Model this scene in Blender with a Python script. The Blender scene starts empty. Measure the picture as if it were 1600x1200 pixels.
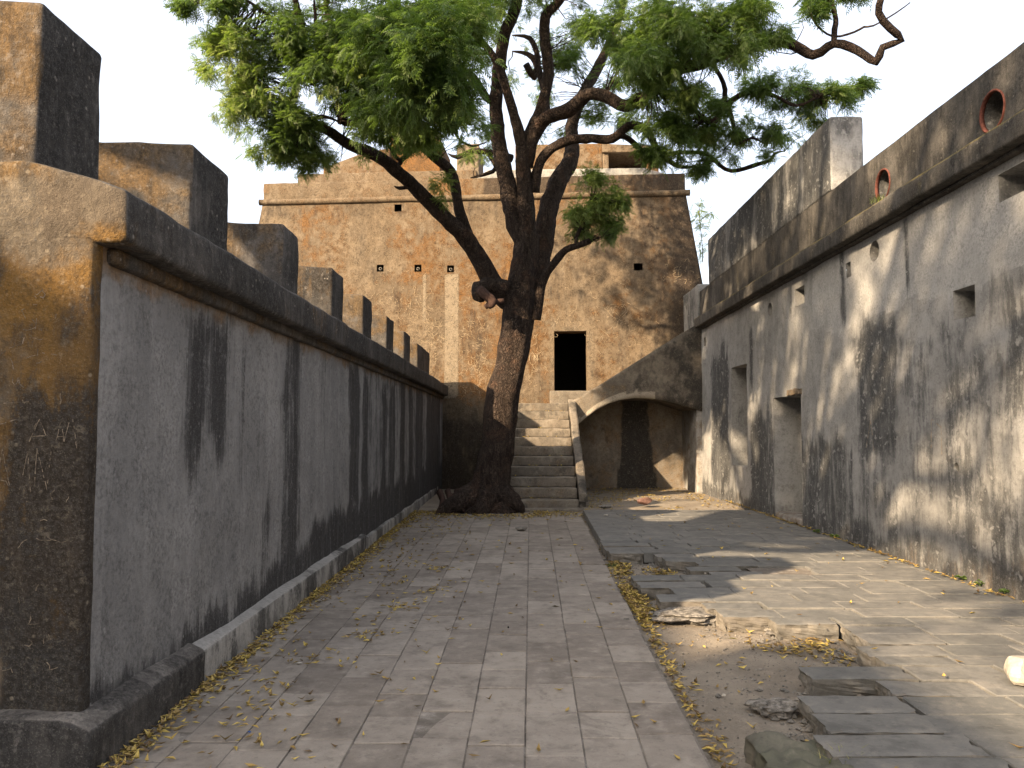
import bpy, bmesh, math, random
import numpy as np
from mathutils import Vector, noise
R = math.radians
rnd = random.Random(7)
nr = np.random.default_rng(11)
scene = bpy.context.scene

# ------------------------------------------------------------------ camera, sky, sun, exposure
F = 1240.0; PITCH = math.atan(72/F); YAW = math.atan(12/F); EYE = 1.6
cd = bpy.data.cameras.new('camera'); cam = bpy.data.objects.new('camera', cd)
scene.collection.objects.link(cam); scene.camera = cam
cam.location = (0, 0, EYE); cam.rotation_euler = (R(90)+PITCH, 0, YAW)
cd.sensor_width = 36; cd.lens = F/1600*36; cd.clip_start = .05; cd.clip_end = 3000

SUN_D = Vector((1.5, 1.37, -1.0)).normalized()
SUN_EL = math.asin(-SUN_D.z); SUN_AZ = math.atan2(-SUN_D.x, -SUN_D.y)
w = bpy.data.worlds.new('World'); scene.world = w; w.use_nodes = True
nt = w.node_tree; nt.nodes.clear()
sky = nt.nodes.new('ShaderNodeTexSky'); sky.sky_type = 'NISHITA'; sky.sun_disc = False
sky.sun_elevation = SUN_EL; sky.sun_rotation = SUN_AZ % (2*math.pi)
sky.altitude = 0; sky.air_density = 1.0; sky.dust_density = 6.0; sky.ozone_density = 1.0
bg = nt.nodes.new('ShaderNodeBackground'); bg.inputs['Strength'].default_value = .15
wo = nt.nodes.new('ShaderNodeOutputWorld')
veil = nt.nodes.new('ShaderNodeMix'); veil.data_type = 'RGBA'; veil.inputs[0].default_value = .5   # thin bright high haze over the whole sky
veil.inputs[7].default_value = (3.9, 3.88, 4.0, 1)
nt.links.new(sky.outputs[0], veil.inputs[6]); nt.links.new(veil.outputs[2], bg.inputs[0]); nt.links.new(bg.outputs[0], wo.inputs[0])
sl = bpy.data.lights.new('sun', 'SUN'); sl.energy = 5.0; sl.angle = R(.55); sl.color = (1, .77, .51)
so = bpy.data.objects.new('sun', sl); scene.collection.objects.link(so)
so.rotation_euler = SUN_D.to_track_quat('-Z', 'Y').to_euler(); so.location = (-20, -20, 30)
scene.view_settings.view_transform = 'Standard'; scene.view_settings.look = 'None'
scene.view_settings.exposure = 1.6; scene.view_settings.gamma = 1
scene.view_settings.use_curve_mapping = False

# ------------------------------------------------------------------ helpers
COL = scene.collection
def ray(x, y):
    v = ((x-800)/F, 1.0, -(y-600)/F)
    c, s = math.cos(PITCH), math.sin(PITCH); v = (v[0], c*v[1]-s*v[2], s*v[1]+c*v[2])
    c, s = math.cos(YAW), math.sin(YAW); return (c*v[0]-s*v[1], s*v[0]+c*v[1], v[2])
def at(x, y, Y):
    """measured point of the place: sight line of a photo pixel met at distance Y"""
    r = ray(x, y); t = Y/r[1]
    return Vector((r[0]*t, Y, EYE+r[2]*t))

def link(name, me, mats=None, parent=None, loc=None):
    o = bpy.data.objects.new(name, me); COL.objects.link(o)
    if mats:
        for m in (mats if isinstance(mats, (list, tuple)) else [mats]): me.materials.append(m)
    if parent: o.parent = parent
    if loc is not None: o.location = loc
    return o
def tag(o, label=None, cat=None, group=None, kind=None):
    if label: o['label'] = label
    if cat: o['category'] = cat
    if group: o['group'] = group
    if kind: o['kind'] = kind
    return o
def thing(name, label, cat, loc=(0,0,0), group=None, rotz=0):
    o = bpy.data.objects.new(name, None); COL.objects.link(o)
    o.location = loc; o.rotation_euler = (0,0,rotz); o.empty_display_size = .2
    return tag(o, label, cat, group)
def me_from(verts, faces, smooth=True):
    me = bpy.data.meshes.new('m'); me.from_pydata([tuple(v) for v in verts], [], faces); me.update()
    if smooth: me.polygons.foreach_set('use_smooth', [True]*len(me.polygons))
    return me
def nz(p, s=1.0, o=0.0):
    return noise.noise(Vector((p[0]*s+o, p[1]*s+o*.7, p[2]*s-o)))
def fbm(p, s=1.0, o=0.0, oct=4):
    a = 0; k = 1; t = 0
    for i in range(oct):
        a += k*noise.noise(Vector((p[0]*s+o, p[1]*s+o, p[2]*s+o))); t += k; k *= .5; s *= 2.1
    return a/t
def set_mask(me, fn, mw=None):
    at_ = me.color_attributes.new('mask', 'FLOAT_COLOR', 'POINT')
    buf = np.zeros((len(me.vertices), 4), dtype=np.float32)
    for i, v in enumerate(me.vertices):
        buf[i, :3] = fn(v.co, v.normal); buf[i, 3] = 1
    at_.data.foreach_set('color', buf.ravel())

def axis_pts(lo, hi, r, seg):
    n = max(1, round((hi-lo-2*r)/seg))
    mid = [lo+r+(hi-lo-2*r)*i/n for i in range(n+1)]
    return [lo, lo+r*.45] + mid + [hi-r*.45, hi]
def rbox(x0,x1,y0,y1,z0,z1, r=.03, seg=.15, amp=.008, sc=3.0, off=0.0, skip=(), shape=None):
    """rounded, gently uneven masonry block with an even grid on every face"""
    r = min(r, (x1-x0)/2.2, (y1-y0)/2.2, (z1-z0)/2.2)
    X, Y, Z = axis_pts(x0,x1,r,seg), axis_pts(y0,y1,r,seg), axis_pts(z0,z1,r,seg)
    verts = {}; vl = []; faces = []
    def vid(x,y,z):
        k = (round(x,5),round(y,5),round(z,5))
        if k not in verts: verts[k] = len(vl); vl.append(Vector(k))
        return verts[k]
    def grid(A, B, f, flip):
        for i in range(len(A)-1):
            for j in range(len(B)-1):
                q = [vid(*f(A[i],B[j])), vid(*f(A[i+1],B[j])), vid(*f(A[i+1],B[j+1])), vid(*f(A[i],B[j+1]))]
                faces.append(q[::-1] if flip else q)
    if '-x' not in skip: grid(Y,Z,lambda a,b:(x0,a,b),True)
    if '+x' not in skip: grid(Y,Z,lambda a,b:(x1,a,b),False)
    if '-y' not in skip: grid(X,Z,lambda a,b:(a,y0,b),False)
    if '+y' not in skip: grid(X,Z,lambda a,b:(a,y1,b),True)
    if '-z' not in skip: grid(X,Y,lambda a,b:(a,b,z0),True)
    if '+z' not in skip: grid(X,Y,lambda a,b:(a,b,z1),False)
    out = []
    for v in vl:
        c = Vector((min(max(v.x,x0+r),x1-r), min(max(v.y,y0+r),y1-r), min(max(v.z,z0+r),z1-r)))
        d = v-c; L = d.length
        n = d/L if L > 1e-6 else Vector((0,0,0))
        p = c+n*r
        if amp: p = p + n*amp*(fbm(p, sc, off, 3)*1.6)
        if shape: p = shape(p)
        out.append(p)
    return me_from(out, faces)

def panel(us, vs, P, rects=(), circs=(), amp=.01, sc=1.5, off=0, N=Vector((0,-1,0)), holes_depth=True):
    """wall face as a fine grid over (u,v) with real rectangular and round openings"""
    U = set(us); V = set(vs)
    for (a,b,c,d) in rects: U |= {a,b}; V |= {c,d}
    R_ = []
    for (cu,cv,r) in circs:
        U |= {cu-r*1.2,cu+r*1.2}; V |= {cv-r*1.2,cv+r*1.2}; R_.append((cu-r*1.2,cu+r*1.2,cv-r*1.2,cv+r*1.2))
    U = sorted(U); V = sorted(V)
    hol = list(rects)+R_
    ids = {}; vl = []; faces = []
    def vid(u,v):
        k = (round(u,5),round(v,5))
        if k not in ids:
            p = P(u,v); p = p + N*(amp*1.6*fbm(p, sc, off, 4)); ids[k] = len(vl); vl.append(p)
        return ids[k]
    for i in range(len(U)-1):
        cu = (U[i]+U[i+1])/2
        for j in range(len(V)-1):
            cv = (V[j]+V[j+1])/2
            if any(a<cu<b and c<cv<d for a,b,c,d in hol): continue
            faces.append([vid(U[i],V[j]),vid(U[i+1],V[j]),vid(U[i+1],V[j+1]),vid(U[i],V[j+1])])
    for (cu,cv,r) in circs:
        n = 20; s = r*1.2; ring = []; outer = []
        for k in range(n):
            a = 2*math.pi*(k+.5)/n; ca, sa = math.cos(a), math.sin(a)
            rr = r*(1+.06*noise.noise(Vector((ca*2,sa*2,cu*3))))
            m = max(abs(ca),abs(sa)); outer.append(vid(cu+s*ca/m, cv+s*sa/m)); ring.append(vid(cu+rr*ca, cv+rr*sa))
        for k in range(n): faces.append([outer[k],outer[(k+1)%n],ring[(k+1)%n],ring[k]])
    return vl, faces
def frange(a,b,s):
    n = max(1, round((b-a)/s)); return [a+(b-a)*i/n for i in range(n+1)]

def niche_rect(P, a,b,c,d, depth, N, seg=.2, jit=.004):
    """reveals and back of a rectangular opening; N points out of the wall"""
    vl=[]; fs=[]
    def quadgrid(f, n, m, flip=False):
        base=len(vl)
        for i in range(n+1):
            for j in range(m+1):
                p=f(i/n,j/m); vl.append(p+Vector((nz(p,5),nz(p,5,3),nz(p,5,7)))*jit*1.5)
        for i in range(n):
            for j in range(m):
                q=[base+i*(m+1)+j, base+(i+1)*(m+1)+j, base+(i+1)*(m+1)+j+1, base+i*(m+1)+j+1]
                fs.append(q[::-1] if flip else q)
    nd=max(1,round(depth/seg)); nu=max(1,round((b-a)/seg)); nv=max(1,round((d-c)/seg))
    quadgrid(lambda s,t: P(a,c+(d-c)*t)-N*depth*s, nd, nv)
    quadgrid(lambda s,t: P(b,c+(d-c)*t)-N*depth*s, nd, nv, True)
    quadgrid(lambda s,t: P(a+(b-a)*t,c)-N*depth*s, nd, nu, True)
    quadgrid(lambda s,t: P(a+(b-a)*t,d)-N*depth*s, nd, nu)
    quadgrid(lambda s,t: P(a+(b-a)*s,c+(d-c)*t)-N*depth, nu, nv)
    return me_from(vl, fs, False)
def niche_round(P, cu, cv, r, depth, N, n=20):
    vl=[]; fs=[]
    for k in range(n):
        a=2*math.pi*(k+.5)/n; ca,sa=math.cos(a),math.sin(a)
        rr=r*(1+.06*noise.noise(Vector((ca*2,sa*2,cu*3))))
        p=P(cu+rr*ca,cv+rr*sa); vl.append(p+N*.002); vl.append(p-N*depth)
    for k in range(n):
        k2=(k+1)%n; fs.append([2*k,2*k+1,2*k2+1,2*k2])
    fs.append([2*k+1 for k in range(n)])
    return me_from(vl, fs, False)

# ------------------------------------------------------------------ materials
def newmat(name):
    m = bpy.data.materials.new(name); m.use_nodes = True
    n = m.node_tree.nodes; n.clear(); return m, n, m.node_tree.links
def N_(n, t, **kw):
    o = n.new(t)
    for k, v in kw.items(): setattr(o, k, v)
    return o
def tex(n, l, src, scale, detail=6, rough=.6, stretch=None, dist=0.0):
    if stretch:
        mp = n.new('ShaderNodeMapping'); mp.inputs['Scale'].default_value = stretch
        l.new(src, mp.inputs['Vector']); src = mp.outputs[0]
    t = n.new('ShaderNodeTexNoise'); t.inputs['Scale'].default_value = scale
    t.inputs['Detail'].default_value = detail; t.inputs['Roughness'].default_value = rough
    t.inputs['Distortion'].default_value = dist
    l.new(src, t.inputs['Vector']); return t.outputs['Fac']
def math_(n, l, op, a, b=None, c=None, clamp=False):
    o = n.new('ShaderNodeMath'); o.operation = op; o.use_clamp = clamp
    for i, v in enumerate((a,b,c)):
        if v is None: continue
        if isinstance(v, (int,float)): o.inputs[i].default_value = v
        else: l.new(v, o.inputs[i])
    return o.outputs[0]
def sstep(n, l, v, lo, hi):
    o = n.new('ShaderNodeMapRange'); o.interpolation_type = 'SMOOTHSTEP'
    o.inputs['From Min'].default_value = lo; o.inputs['From Max'].default_value = hi
    l.new(v, o.inputs['Value']); return o.outputs[0]
def mix(n, l, f, a, b, mode='MIX'):
    o = n.new('ShaderNodeMix'); o.data_type = 'RGBA'; o.blend_type = mode
    if isinstance(f,(int,float)): o.inputs[0].default_value = f
    else: l.new(f, o.inputs[0])
    for i, v in ((6,a),(7,b)):
        if isinstance(v, tuple): o.inputs[i].default_value = (*v,1)
        else: l.new(v, o.inputs[i])
    return o.outputs[2]
def finish(m, n, l, col, height, rough=.9, bump=.5, dist=.01, spec=.25):
    b = n.new('ShaderNodeBsdfPrincipled'); o = n.new('ShaderNodeOutputMaterial')
    l.new(col, b.inputs['Base Color'])
    if isinstance(rough,(int,float)): b.inputs['Roughness'].default_value = rough
    else: l.new(rough, b.inputs['Roughness'])
    b.inputs['Specular IOR Level'].default_value = spec
    if height is not None:
        bp = n.new('ShaderNodeBump'); bp.inputs['Strength'].default_value = bump; bp.inputs['Distance'].default_value = dist
        l.new(height, bp.inputs['Height']); l.new(bp.outputs[0], b.inputs['Normal'])
    l.new(b.outputs[0], o.inputs[0]); return m

def plaster(name, colA, colB, warmA, warmB, dark=(.022,.021,.02), pale=(.42,.40,.36), streak=(3,3,.35),
            grain=.5, bump=.6, speck=.35, patch=1.0, dsharp=.26, dab=0):
    """weathered lime plaster. vertex mask: R black growth, also painted shade, G ochre lichen, B pale repairs"""
    m, n, l = newmat(name)
    g = n.new('ShaderNodeNewGeometry'); pos = g.outputs['Position']
    a = n.new('ShaderNodeAttribute'); a.attribute_name = 'mask'
    s = n.new('ShaderNodeSeparateColor'); l.new(a.outputs['Color'], s.inputs[0])
    big = tex(n,l,pos,1.1*patch,7,.62); mid = tex(n,l,pos,5,8,.65); fine = tex(n,l,pos,38,6,.7); vf = tex(n,l,pos,130,3,.6)
    st = tex(n,l,pos,1.6,8,.68,stretch=streak,dist=.25)
    c = mix(n,l,sstep(n,l,big,.36,.64),colA,colB)
    c = mix(n,l,math_(n,l,'MULTIPLY',sstep(n,l,st,.42,.7),.45),c,pale)
    c = mix(n,l,math_(n,l,'MULTIPLY',sstep(n,l,mid,.5,.72),.4),c,tuple(x*.6 for x in colA))
    # ochre
    wv = math_(n,l,'ADD',s.outputs[1],math_(n,l,'MULTIPLY',math_(n,l,'SUBTRACT',mid,.5),1.3))
    wc = mix(n,l,sstep(n,l,big,.4,.62),warmA,warmB)
    wc = mix(n,l,math_(n,l,'MULTIPLY',sstep(n,l,fine,.5,.75),.5),wc,tuple(min(1,x*1.9) for x in warmB))
    c = mix(n,l,math_(n,l,'MULTIPLY',sstep(n,l,wv,.3,.75),.92),c,wc)
    # pale repairs
    pv = math_(n,l,'ADD',s.outputs[2],math_(n,l,'MULTIPLY',math_(n,l,'SUBTRACT',mid,.5),.6))
    c = mix(n,l,math_(n,l,'MULTIPLY',sstep(n,l,pv,.35,.6),.85),c,pale)
    # black growth and painted shade
    st2 = tex(n,l,pos,4.5,8,.72,stretch=streak,dist=.15)
    dv = math_(n,l,'ADD',s.outputs[0],math_(n,l,'MULTIPLY',math_(n,l,'SUBTRACT',st,.5),1.5))
    dv = math_(n,l,'ADD',dv,math_(n,l,'MULTIPLY',math_(n,l,'SUBTRACT',st2,.5),1.3))
    dv = math_(n,l,'ADD',dv,math_(n,l,'MULTIPLY',math_(n,l,'SUBTRACT',mid,.5),.5))
    dv = math_(n,l,'ADD',dv,math_(n,l,'MULTIPLY',math_(n,l,'SUBTRACT',fine,.5),.95))
    dm = sstep(n,l,dv,.5-dsharp,.5+dsharp)
    dk = mix(n,l,sstep(n,l,fine,.4,.7),dark,tuple(x*2.6 for x in dark)); dk = mix(n,l,math_(n,l,'MULTIPLY',sstep(n,l,st2,.5,.68),.4),dk,colA)
    c = mix(n,l,math_(n,l,'MULTIPLY',dm,.93),c,dk)
    # grain and lichen specks
    c = mix(n,l,math_(n,l,'MULTIPLY',sstep(n,l,vf,.52,.72),speck),c,mix(n,l,.5,c,pale))
    med = tex(n,l,pos,14,6,.7)
    c = mix(n,l,math_(n,l,'MULTIPLY',math_(n,l,'MULTIPLY',sstep(n,l,fine,.58,.36),grain),sstep(n,l,mid,.3,.6)),c,tuple(x*.25 for x in colA))
    c = mix(n,l,math_(n,l,'MULTIPLY',sstep(n,l,med,.48,.34),grain*.7),c,tuple(x*.4 for x in colA))
    c = mix(n,l,math_(n,l,'MULTIPLY',sstep(n,l,med,.56,.7),speck*.5),c,pale)
    vo = n.new('ShaderNodeTexVoronoi'); vo.inputs['Scale'].default_value = 16; l.new(pos, vo.inputs['Vector'])
    sp = math_(n,l,'MULTIPLY',sstep(n,l,vo.outputs['Distance'],.22,.08),sstep(n,l,mid,.5,.62))
    c = mix(n,l,math_(n,l,'MULTIPLY',sp,speck),c,pale)
    if dab:
        v2 = n.new('ShaderNodeTexVoronoi'); v2.inputs['Scale'].default_value = 7.5; mp2 = n.new('ShaderNodeMapping'); mp2.inputs['Scale'].default_value = (1,.8,1.5)
        nd = n.new('ShaderNodeTexNoise'); nd.inputs['Scale'].default_value = 9; nd.inputs['Detail'].default_value = 5; l.new(pos, nd.inputs['Vector'])
        va = n.new('ShaderNodeVectorMath'); va.operation = 'MULTIPLY_ADD'; va.inputs[1].default_value = (.22,.22,.22); l.new(nd.outputs['Color'], va.inputs[0]); l.new(pos, va.inputs[2])
        l.new(va.outputs[0], mp2.inputs[0]); l.new(mp2.outputs[0], v2.inputs['Vector'])
        db = math_(n,l,'MULTIPLY',sstep(n,l,v2.outputs['Distance'],.34,.16),sstep(n,l,dv,.25,.6))
        db = math_(n,l,'MULTIPLY',db,sstep(n,l,mid,.42,.56))
        c = mix(n,l,math_(n,l,'MULTIPLY',db,dab),c,pale)
    h = math_(n,l,'ADD',math_(n,l,'MULTIPLY',fine,.8),math_(n,l,'MULTIPLY',vf,.5))
    h = math_(n,l,'ADD',h,math_(n,l,'MULTIPLY',mid,1.6))
    return finish(m,n,l,c,h,.93,bump,.014,.15)

M_grey  = plaster('grey_plaster', (.18,.176,.172), (.25,.243,.233), (.20,.13,.075), (.14,.10,.065), pale=(.34,.33,.32), streak=(2.8,2.8,.2), grain=.5, speck=.5, dsharp=.2, dark=(.018,.017,.017))
M_gold  = plaster('lichen_plaster', (.10,.08,.06), (.15,.115,.08), (.20,.108,.026), (.125,.072,.026), pale=(.36,.30,.22), streak=(2.,2.,.6), bump=.9, speck=.45)
M_coping= plaster('blackened_plaster', (.06,.056,.052), (.105,.095,.085), (.17,.105,.045), (.15,.10,.05), pale=(.30,.27,.24), streak=(3,3,.5), bump=.8, speck=.6, grain=.6)
M_right = plaster('pale_grey_plaster', (.24,.234,.222), (.32,.312,.296), (.24,.17,.11), (.175,.13,.09), dark=(.03,.031,.032), pale=(.40,.39,.37), streak=(2.4,2.4,.5), grain=.4, speck=.5, dab=.5)
M_tower = plaster('ochre_plaster', (.115,.086,.058), (.17,.127,.084), (.195,.093,.028), (.112,.058,.022), dark=(.028,.022,.018), pale=(.25,.205,.15), streak=(1.8,1.8,.5), bump=1.0, speck=.65, grain=.75)
M_cornice= plaster('mossy_cornice', (.062,.059,.055), (.10,.093,.084), (.14,.115,.04), (.12,.095,.035), pale=(.28,.25,.21), streak=(2.5,2.5,.4), bump=.8, speck=.5)
M_stair = plaster('stair_stone', (.125,.108,.088), (.175,.148,.118), (.19,.138,.085), (.2,.14,.085), pale=(.40,.35,.28), streak=(1.5,1.5,1), speck=.4, grain=.4)
M_conc  = plaster('light_concrete', (.30,.285,.26), (.36,.34,.31), (.25,.19,.13), (.2,.15,.1), pale=(.42,.40,.37), streak=(2,2,.8), speck=.3, grain=.35)

def stone_mat(name, cA, cB, cC, dust, rndamt=.5, spec=.3, rough=.8, scr_=(.5,3,1)):
    m, n, l = newmat(name)
    g = n.new('ShaderNodeNewGeometry'); pos = g.outputs['Position']; oi = n.new('ShaderNodeObjectInfo')
    big = tex(n,l,pos,.9,5,.6); mid = tex(n,l,pos,6,8,.65); fine = tex(n,l,pos,45,6,.7); scr = tex(n,l,pos,12,5,.6,stretch=scr_,dist=.5)
    c = mix(n,l,sstep(n,l,oi.outputs['Random'],.1,.9),cA,cB)
    c = mix(n,l,math_(n,l,'MULTIPLY',sstep(n,l,big,.4,.62),.6),c,cC)
    c = mix(n,l,math_(n,l,'MULTIPLY',sstep(n,l,mid,.48,.72),.55),c,dust)
    c = mix(n,l,math_(n,l,'MULTIPLY',sstep(n,l,mid,.5,.3),.5),c,tuple(x*.55 for x in cA))
    c = mix(n,l,math_(n,l,'MULTIPLY',sstep(n,l,scr,.62,.74),.35),c,dust)
    c = mix(n,l,math_(n,l,'MULTIPLY',sstep(n,l,fine,.4,.3),.5),c,tuple(x*.35 for x in cA))
    c = mix(n,l,math_(n,l,'MULTIPLY',sstep(n,l,fine,.66,.76),.5),c,tuple(min(1,x*1.5) for x in dust))
    blot = tex(n,l,pos,2.6,7,.7,dist=.6); med = tex(n,l,pos,18,6,.7)
    c = mix(n,l,math_(n,l,'MULTIPLY',sstep(n,l,blot,.52,.66),.5),c,tuple(x*.62 for x in cA))
    c = mix(n,l,math_(n,l,'MULTIPLY',sstep(n,l,med,.55,.72),.4),c,dust)
    c = mix(n,l,math_(n,l,'MULTIPLY',sstep(n,l,med,.44,.32),.4),c,tuple(x*.5 for x in cA))
    h = math_(n,l,'ADD',math_(n,l,'MULTIPLY',mid,1.2),math_(n,l,'MULTIPLY',fine,.6))
    h = math_(n,l,'ADD',h,math_(n,l,'MULTIPLY',med,.8))
    return finish(m,n,l,c,h,rough,.55,.009,spec)
M_pave = stone_mat('sandy_paving', (.185,.157,.13), (.295,.257,.215), (.205,.176,.148), (.35,.31,.26))
M_slab = stone_mat('basalt_slab', (.118,.117,.109), (.16,.155,.143), (.135,.13,.12), (.25,.228,.195))
M_broken = stone_mat('broken_stone', (.13,.118,.10), (.17,.15,.125), (.12,.12,.11), (.27,.235,.19), rough=.95, scr_=(1,1,1))

def soil_mat():
    m, n, l = newmat('dry_soil')
    g = n.new('ShaderNodeNewGeometry'); pos = g.outputs['Position']
    big = tex(n,l,pos,1.6,6,.6); mid = tex(n,l,pos,9,8,.7); fine = tex(n,l,pos,70,5,.75)
    c = mix(n,l,sstep(n,l,big,.38,.62),(.205,.175,.14),(.265,.228,.182))
    c = mix(n,l,math_(n,l,'MULTIPLY',sstep(n,l,mid,.5,.68),.5),c,(.34,.29,.23))
    c = mix(n,l,math_(n,l,'MULTIPLY',sstep(n,l,fine,.45,.33),.6),c,(.08,.065,.05))
    c = mix(n,l,math_(n,l,'MULTIPLY',sstep(n,l,fine,.62,.72),.6),c,(.42,.38,.32))
    h = math_(n,l,'ADD',math_(n,l,'MULTIPLY',mid,1.5),fine)
    return finish(m,n,l,c,h,.97,.8,.015,.1)
M_soil = soil_mat()
def bark_mat():
    m, n, l = newmat('bark')
    g = n.new('ShaderNodeNewGeometry'); pos = g.outputs['Position']
    st = tex(n,l,pos,9,8,.7,stretch=(1.6,1.6,.45),dist=.8); mid = tex(n,l,pos,3,6,.6); fine = tex(n,l,pos,40,5,.7)
    vo = n.new('ShaderNodeTexVoronoi'); vo.feature='DISTANCE_TO_EDGE'; vo.inputs['Scale'].default_value=16
    mp = n.new('ShaderNodeMapping'); mp.inputs['Scale'].default_value=(1.3,1.3,.33); dn=n.new('ShaderNodeTexNoise'); dn.inputs['Scale'].default_value=5; dn.inputs['Detail'].default_value=4; l.new(pos,dn.inputs['Vector']); vm=n.new('ShaderNodeVectorMath'); vm.operation='MULTIPLY_ADD'; vm.inputs[1].default_value=(.45,.45,.45); l.new(dn.outputs['Color'],vm.inputs[0]); l.new(pos,vm.inputs[2]); l.new(vm.outputs[0],mp.inputs[0]); l.new(mp.outputs[0],vo.inputs['Vector'])
    c = mix(n,l,sstep(n,l,st,.35,.65),(.038,.027,.022),(.095,.070,.055))
    c = mix(n,l,math_(n,l,'MULTIPLY',sstep(n,l,mid,.5,.68),.55),c,(.13,.075,.05))
    c = mix(n,l,math_(n,l,'MULTIPLY',sstep(n,l,vo.outputs['Distance'],.14,.0),.6),c,(.018,.014,.012))
    c = mix(n,l,math_(n,l,'MULTIPLY',sstep(n,l,fine,.6,.72),.5),c,(.24,.21,.18))
    h = math_(n,l,'ADD',math_(n,l,'MULTIPLY',st,1.5),math_(n,l,'MULTIPLY',sstep(n,l,vo.outputs['Distance'],0,.25),1.2))
    h = math_(n,l,'ADD',h,math_(n,l,'MULTIPLY',fine,.4))
    return finish(m,n,l,c,h,.95,1.0,.03,.12)
M_bark = bark_mat()
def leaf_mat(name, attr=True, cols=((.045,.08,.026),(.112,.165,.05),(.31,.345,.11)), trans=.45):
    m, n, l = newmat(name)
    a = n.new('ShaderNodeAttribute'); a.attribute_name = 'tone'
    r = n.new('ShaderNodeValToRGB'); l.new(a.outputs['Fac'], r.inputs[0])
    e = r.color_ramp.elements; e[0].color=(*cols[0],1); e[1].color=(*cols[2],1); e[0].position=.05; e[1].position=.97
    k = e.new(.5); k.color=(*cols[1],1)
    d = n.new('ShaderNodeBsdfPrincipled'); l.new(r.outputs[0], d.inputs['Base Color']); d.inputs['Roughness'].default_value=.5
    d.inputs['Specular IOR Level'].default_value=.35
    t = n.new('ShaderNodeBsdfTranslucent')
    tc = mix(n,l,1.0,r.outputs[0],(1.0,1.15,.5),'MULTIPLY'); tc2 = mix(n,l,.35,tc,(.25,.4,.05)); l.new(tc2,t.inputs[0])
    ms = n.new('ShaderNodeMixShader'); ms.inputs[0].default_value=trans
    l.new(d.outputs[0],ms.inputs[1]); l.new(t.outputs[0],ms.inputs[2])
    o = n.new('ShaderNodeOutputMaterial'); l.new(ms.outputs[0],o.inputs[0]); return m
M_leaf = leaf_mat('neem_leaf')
M_dry = leaf_mat('fallen_leaf', cols=((.11,.065,.035),(.34,.225,.075),(.55,.41,.11)), trans=.15)
def flat(name, col, rough=.9, var=.3):
    m, n, l = newmat(name)
    g = n.new('ShaderNodeNewGeometry'); t = tex(n,l,g.outputs['Position'],25,6,.7); t2=tex(n,l,g.outputs['Position'],4,5,.6)
    c = mix(n,l,sstep(n,l,t,.35,.65),tuple(x*(1-var) for x in col),tuple(min(1,x*(1+var)) for x in col))
    c = mix(n,l,math_(n,l,'MULTIPLY',sstep(n,l,t2,.5,.7),.4),c,tuple(x*.5 for x in col))
    return finish(m,n,l,c,t,rough,.6,.01,.15)
M_chalk = flat('scratched_plaster', (.29,.225,.15)); M_chalk2 = flat('scratched_grey', (.17,.135,.10),var=.6)
M_terra = flat('terracotta', (.12,.045,.034)); M_brick = flat('red_brick_chunk', (.14,.08,.065))
M_white = flat('white_stone', (.40,.365,.31),var=.2); M_rub = flat('rubble_mortar', (.17,.155,.135),var=.6)
M_black = flat('near_black', (.012,.011,.010)); M_inner = flat('inner_room', (.03,.024,.018))  # near-black: dark of the hole interiors put into colour; also the dead leaf
M_root = flat('root_bark', (.055,.033,.026)); M_grassm = leaf_mat('grass_blade', cols=((.07,.10,.03),(.16,.18,.05),(.35,.30,.12)), trans=.3)

# ------------------------------------------------------------------ GROUND (setting)
g_me = me_from([(-900,-900,-.12),(900,-900,-.12),(900,900,-.12),(-900,900,-.12)], [[0,1,2,3]])
tag(link('ground', g_me, M_soil), kind='structure')

def soil_h(x, y):
    h = -.035
    # lifts to the back of the court and against the terrace edge
    if y > 14.8 and x > 1.05: h += min(1,(y-14.8)/1.0)*.075*min(1,(x-1.05)/.2)
    if y > 15.7: h += .03*min(1,(y-15.7))
    p = Vector((x,y,0))
    h += .016*fbm(p,2.2,5,4)+.006*fbm(p,14,2,3)
    if .9 < x < 3 and y < 10: h += .02*max(0,fbm(p,3.5,9,3))*2*min(1,max(0,(x-1.2)/.4))
    return h
def sheet(name, x0,x1,y0,y1,seg,f,mat):
    xs=frange(x0,x1,seg); ys=frange(y0,y1,seg); V=[(x,y,f(x,y)) for x in xs for y in ys]; k=len(ys)
    Fc=[[i*k+j,(i+1)*k+j,(i+1)*k+j+1,i*k+j+1] for i in range(len(xs)-1) for j in range(k-1)]
    return link(name, me_from(V,Fc), mat)
o = sheet('dirt_ground', .8, 3.2, 1.5, 15.2, .05, soil_h, M_soil); tag(o, 'bare dusty soil strip between the two pavements', kind='structure')
o = sheet('courtyard_ground', -2.6, 4.9, 15.2, 21.6, .09, soil_h, M_soil); tag(o, 'leaf strewn earth at the foot of the steps and arch', kind='structure')

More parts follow.
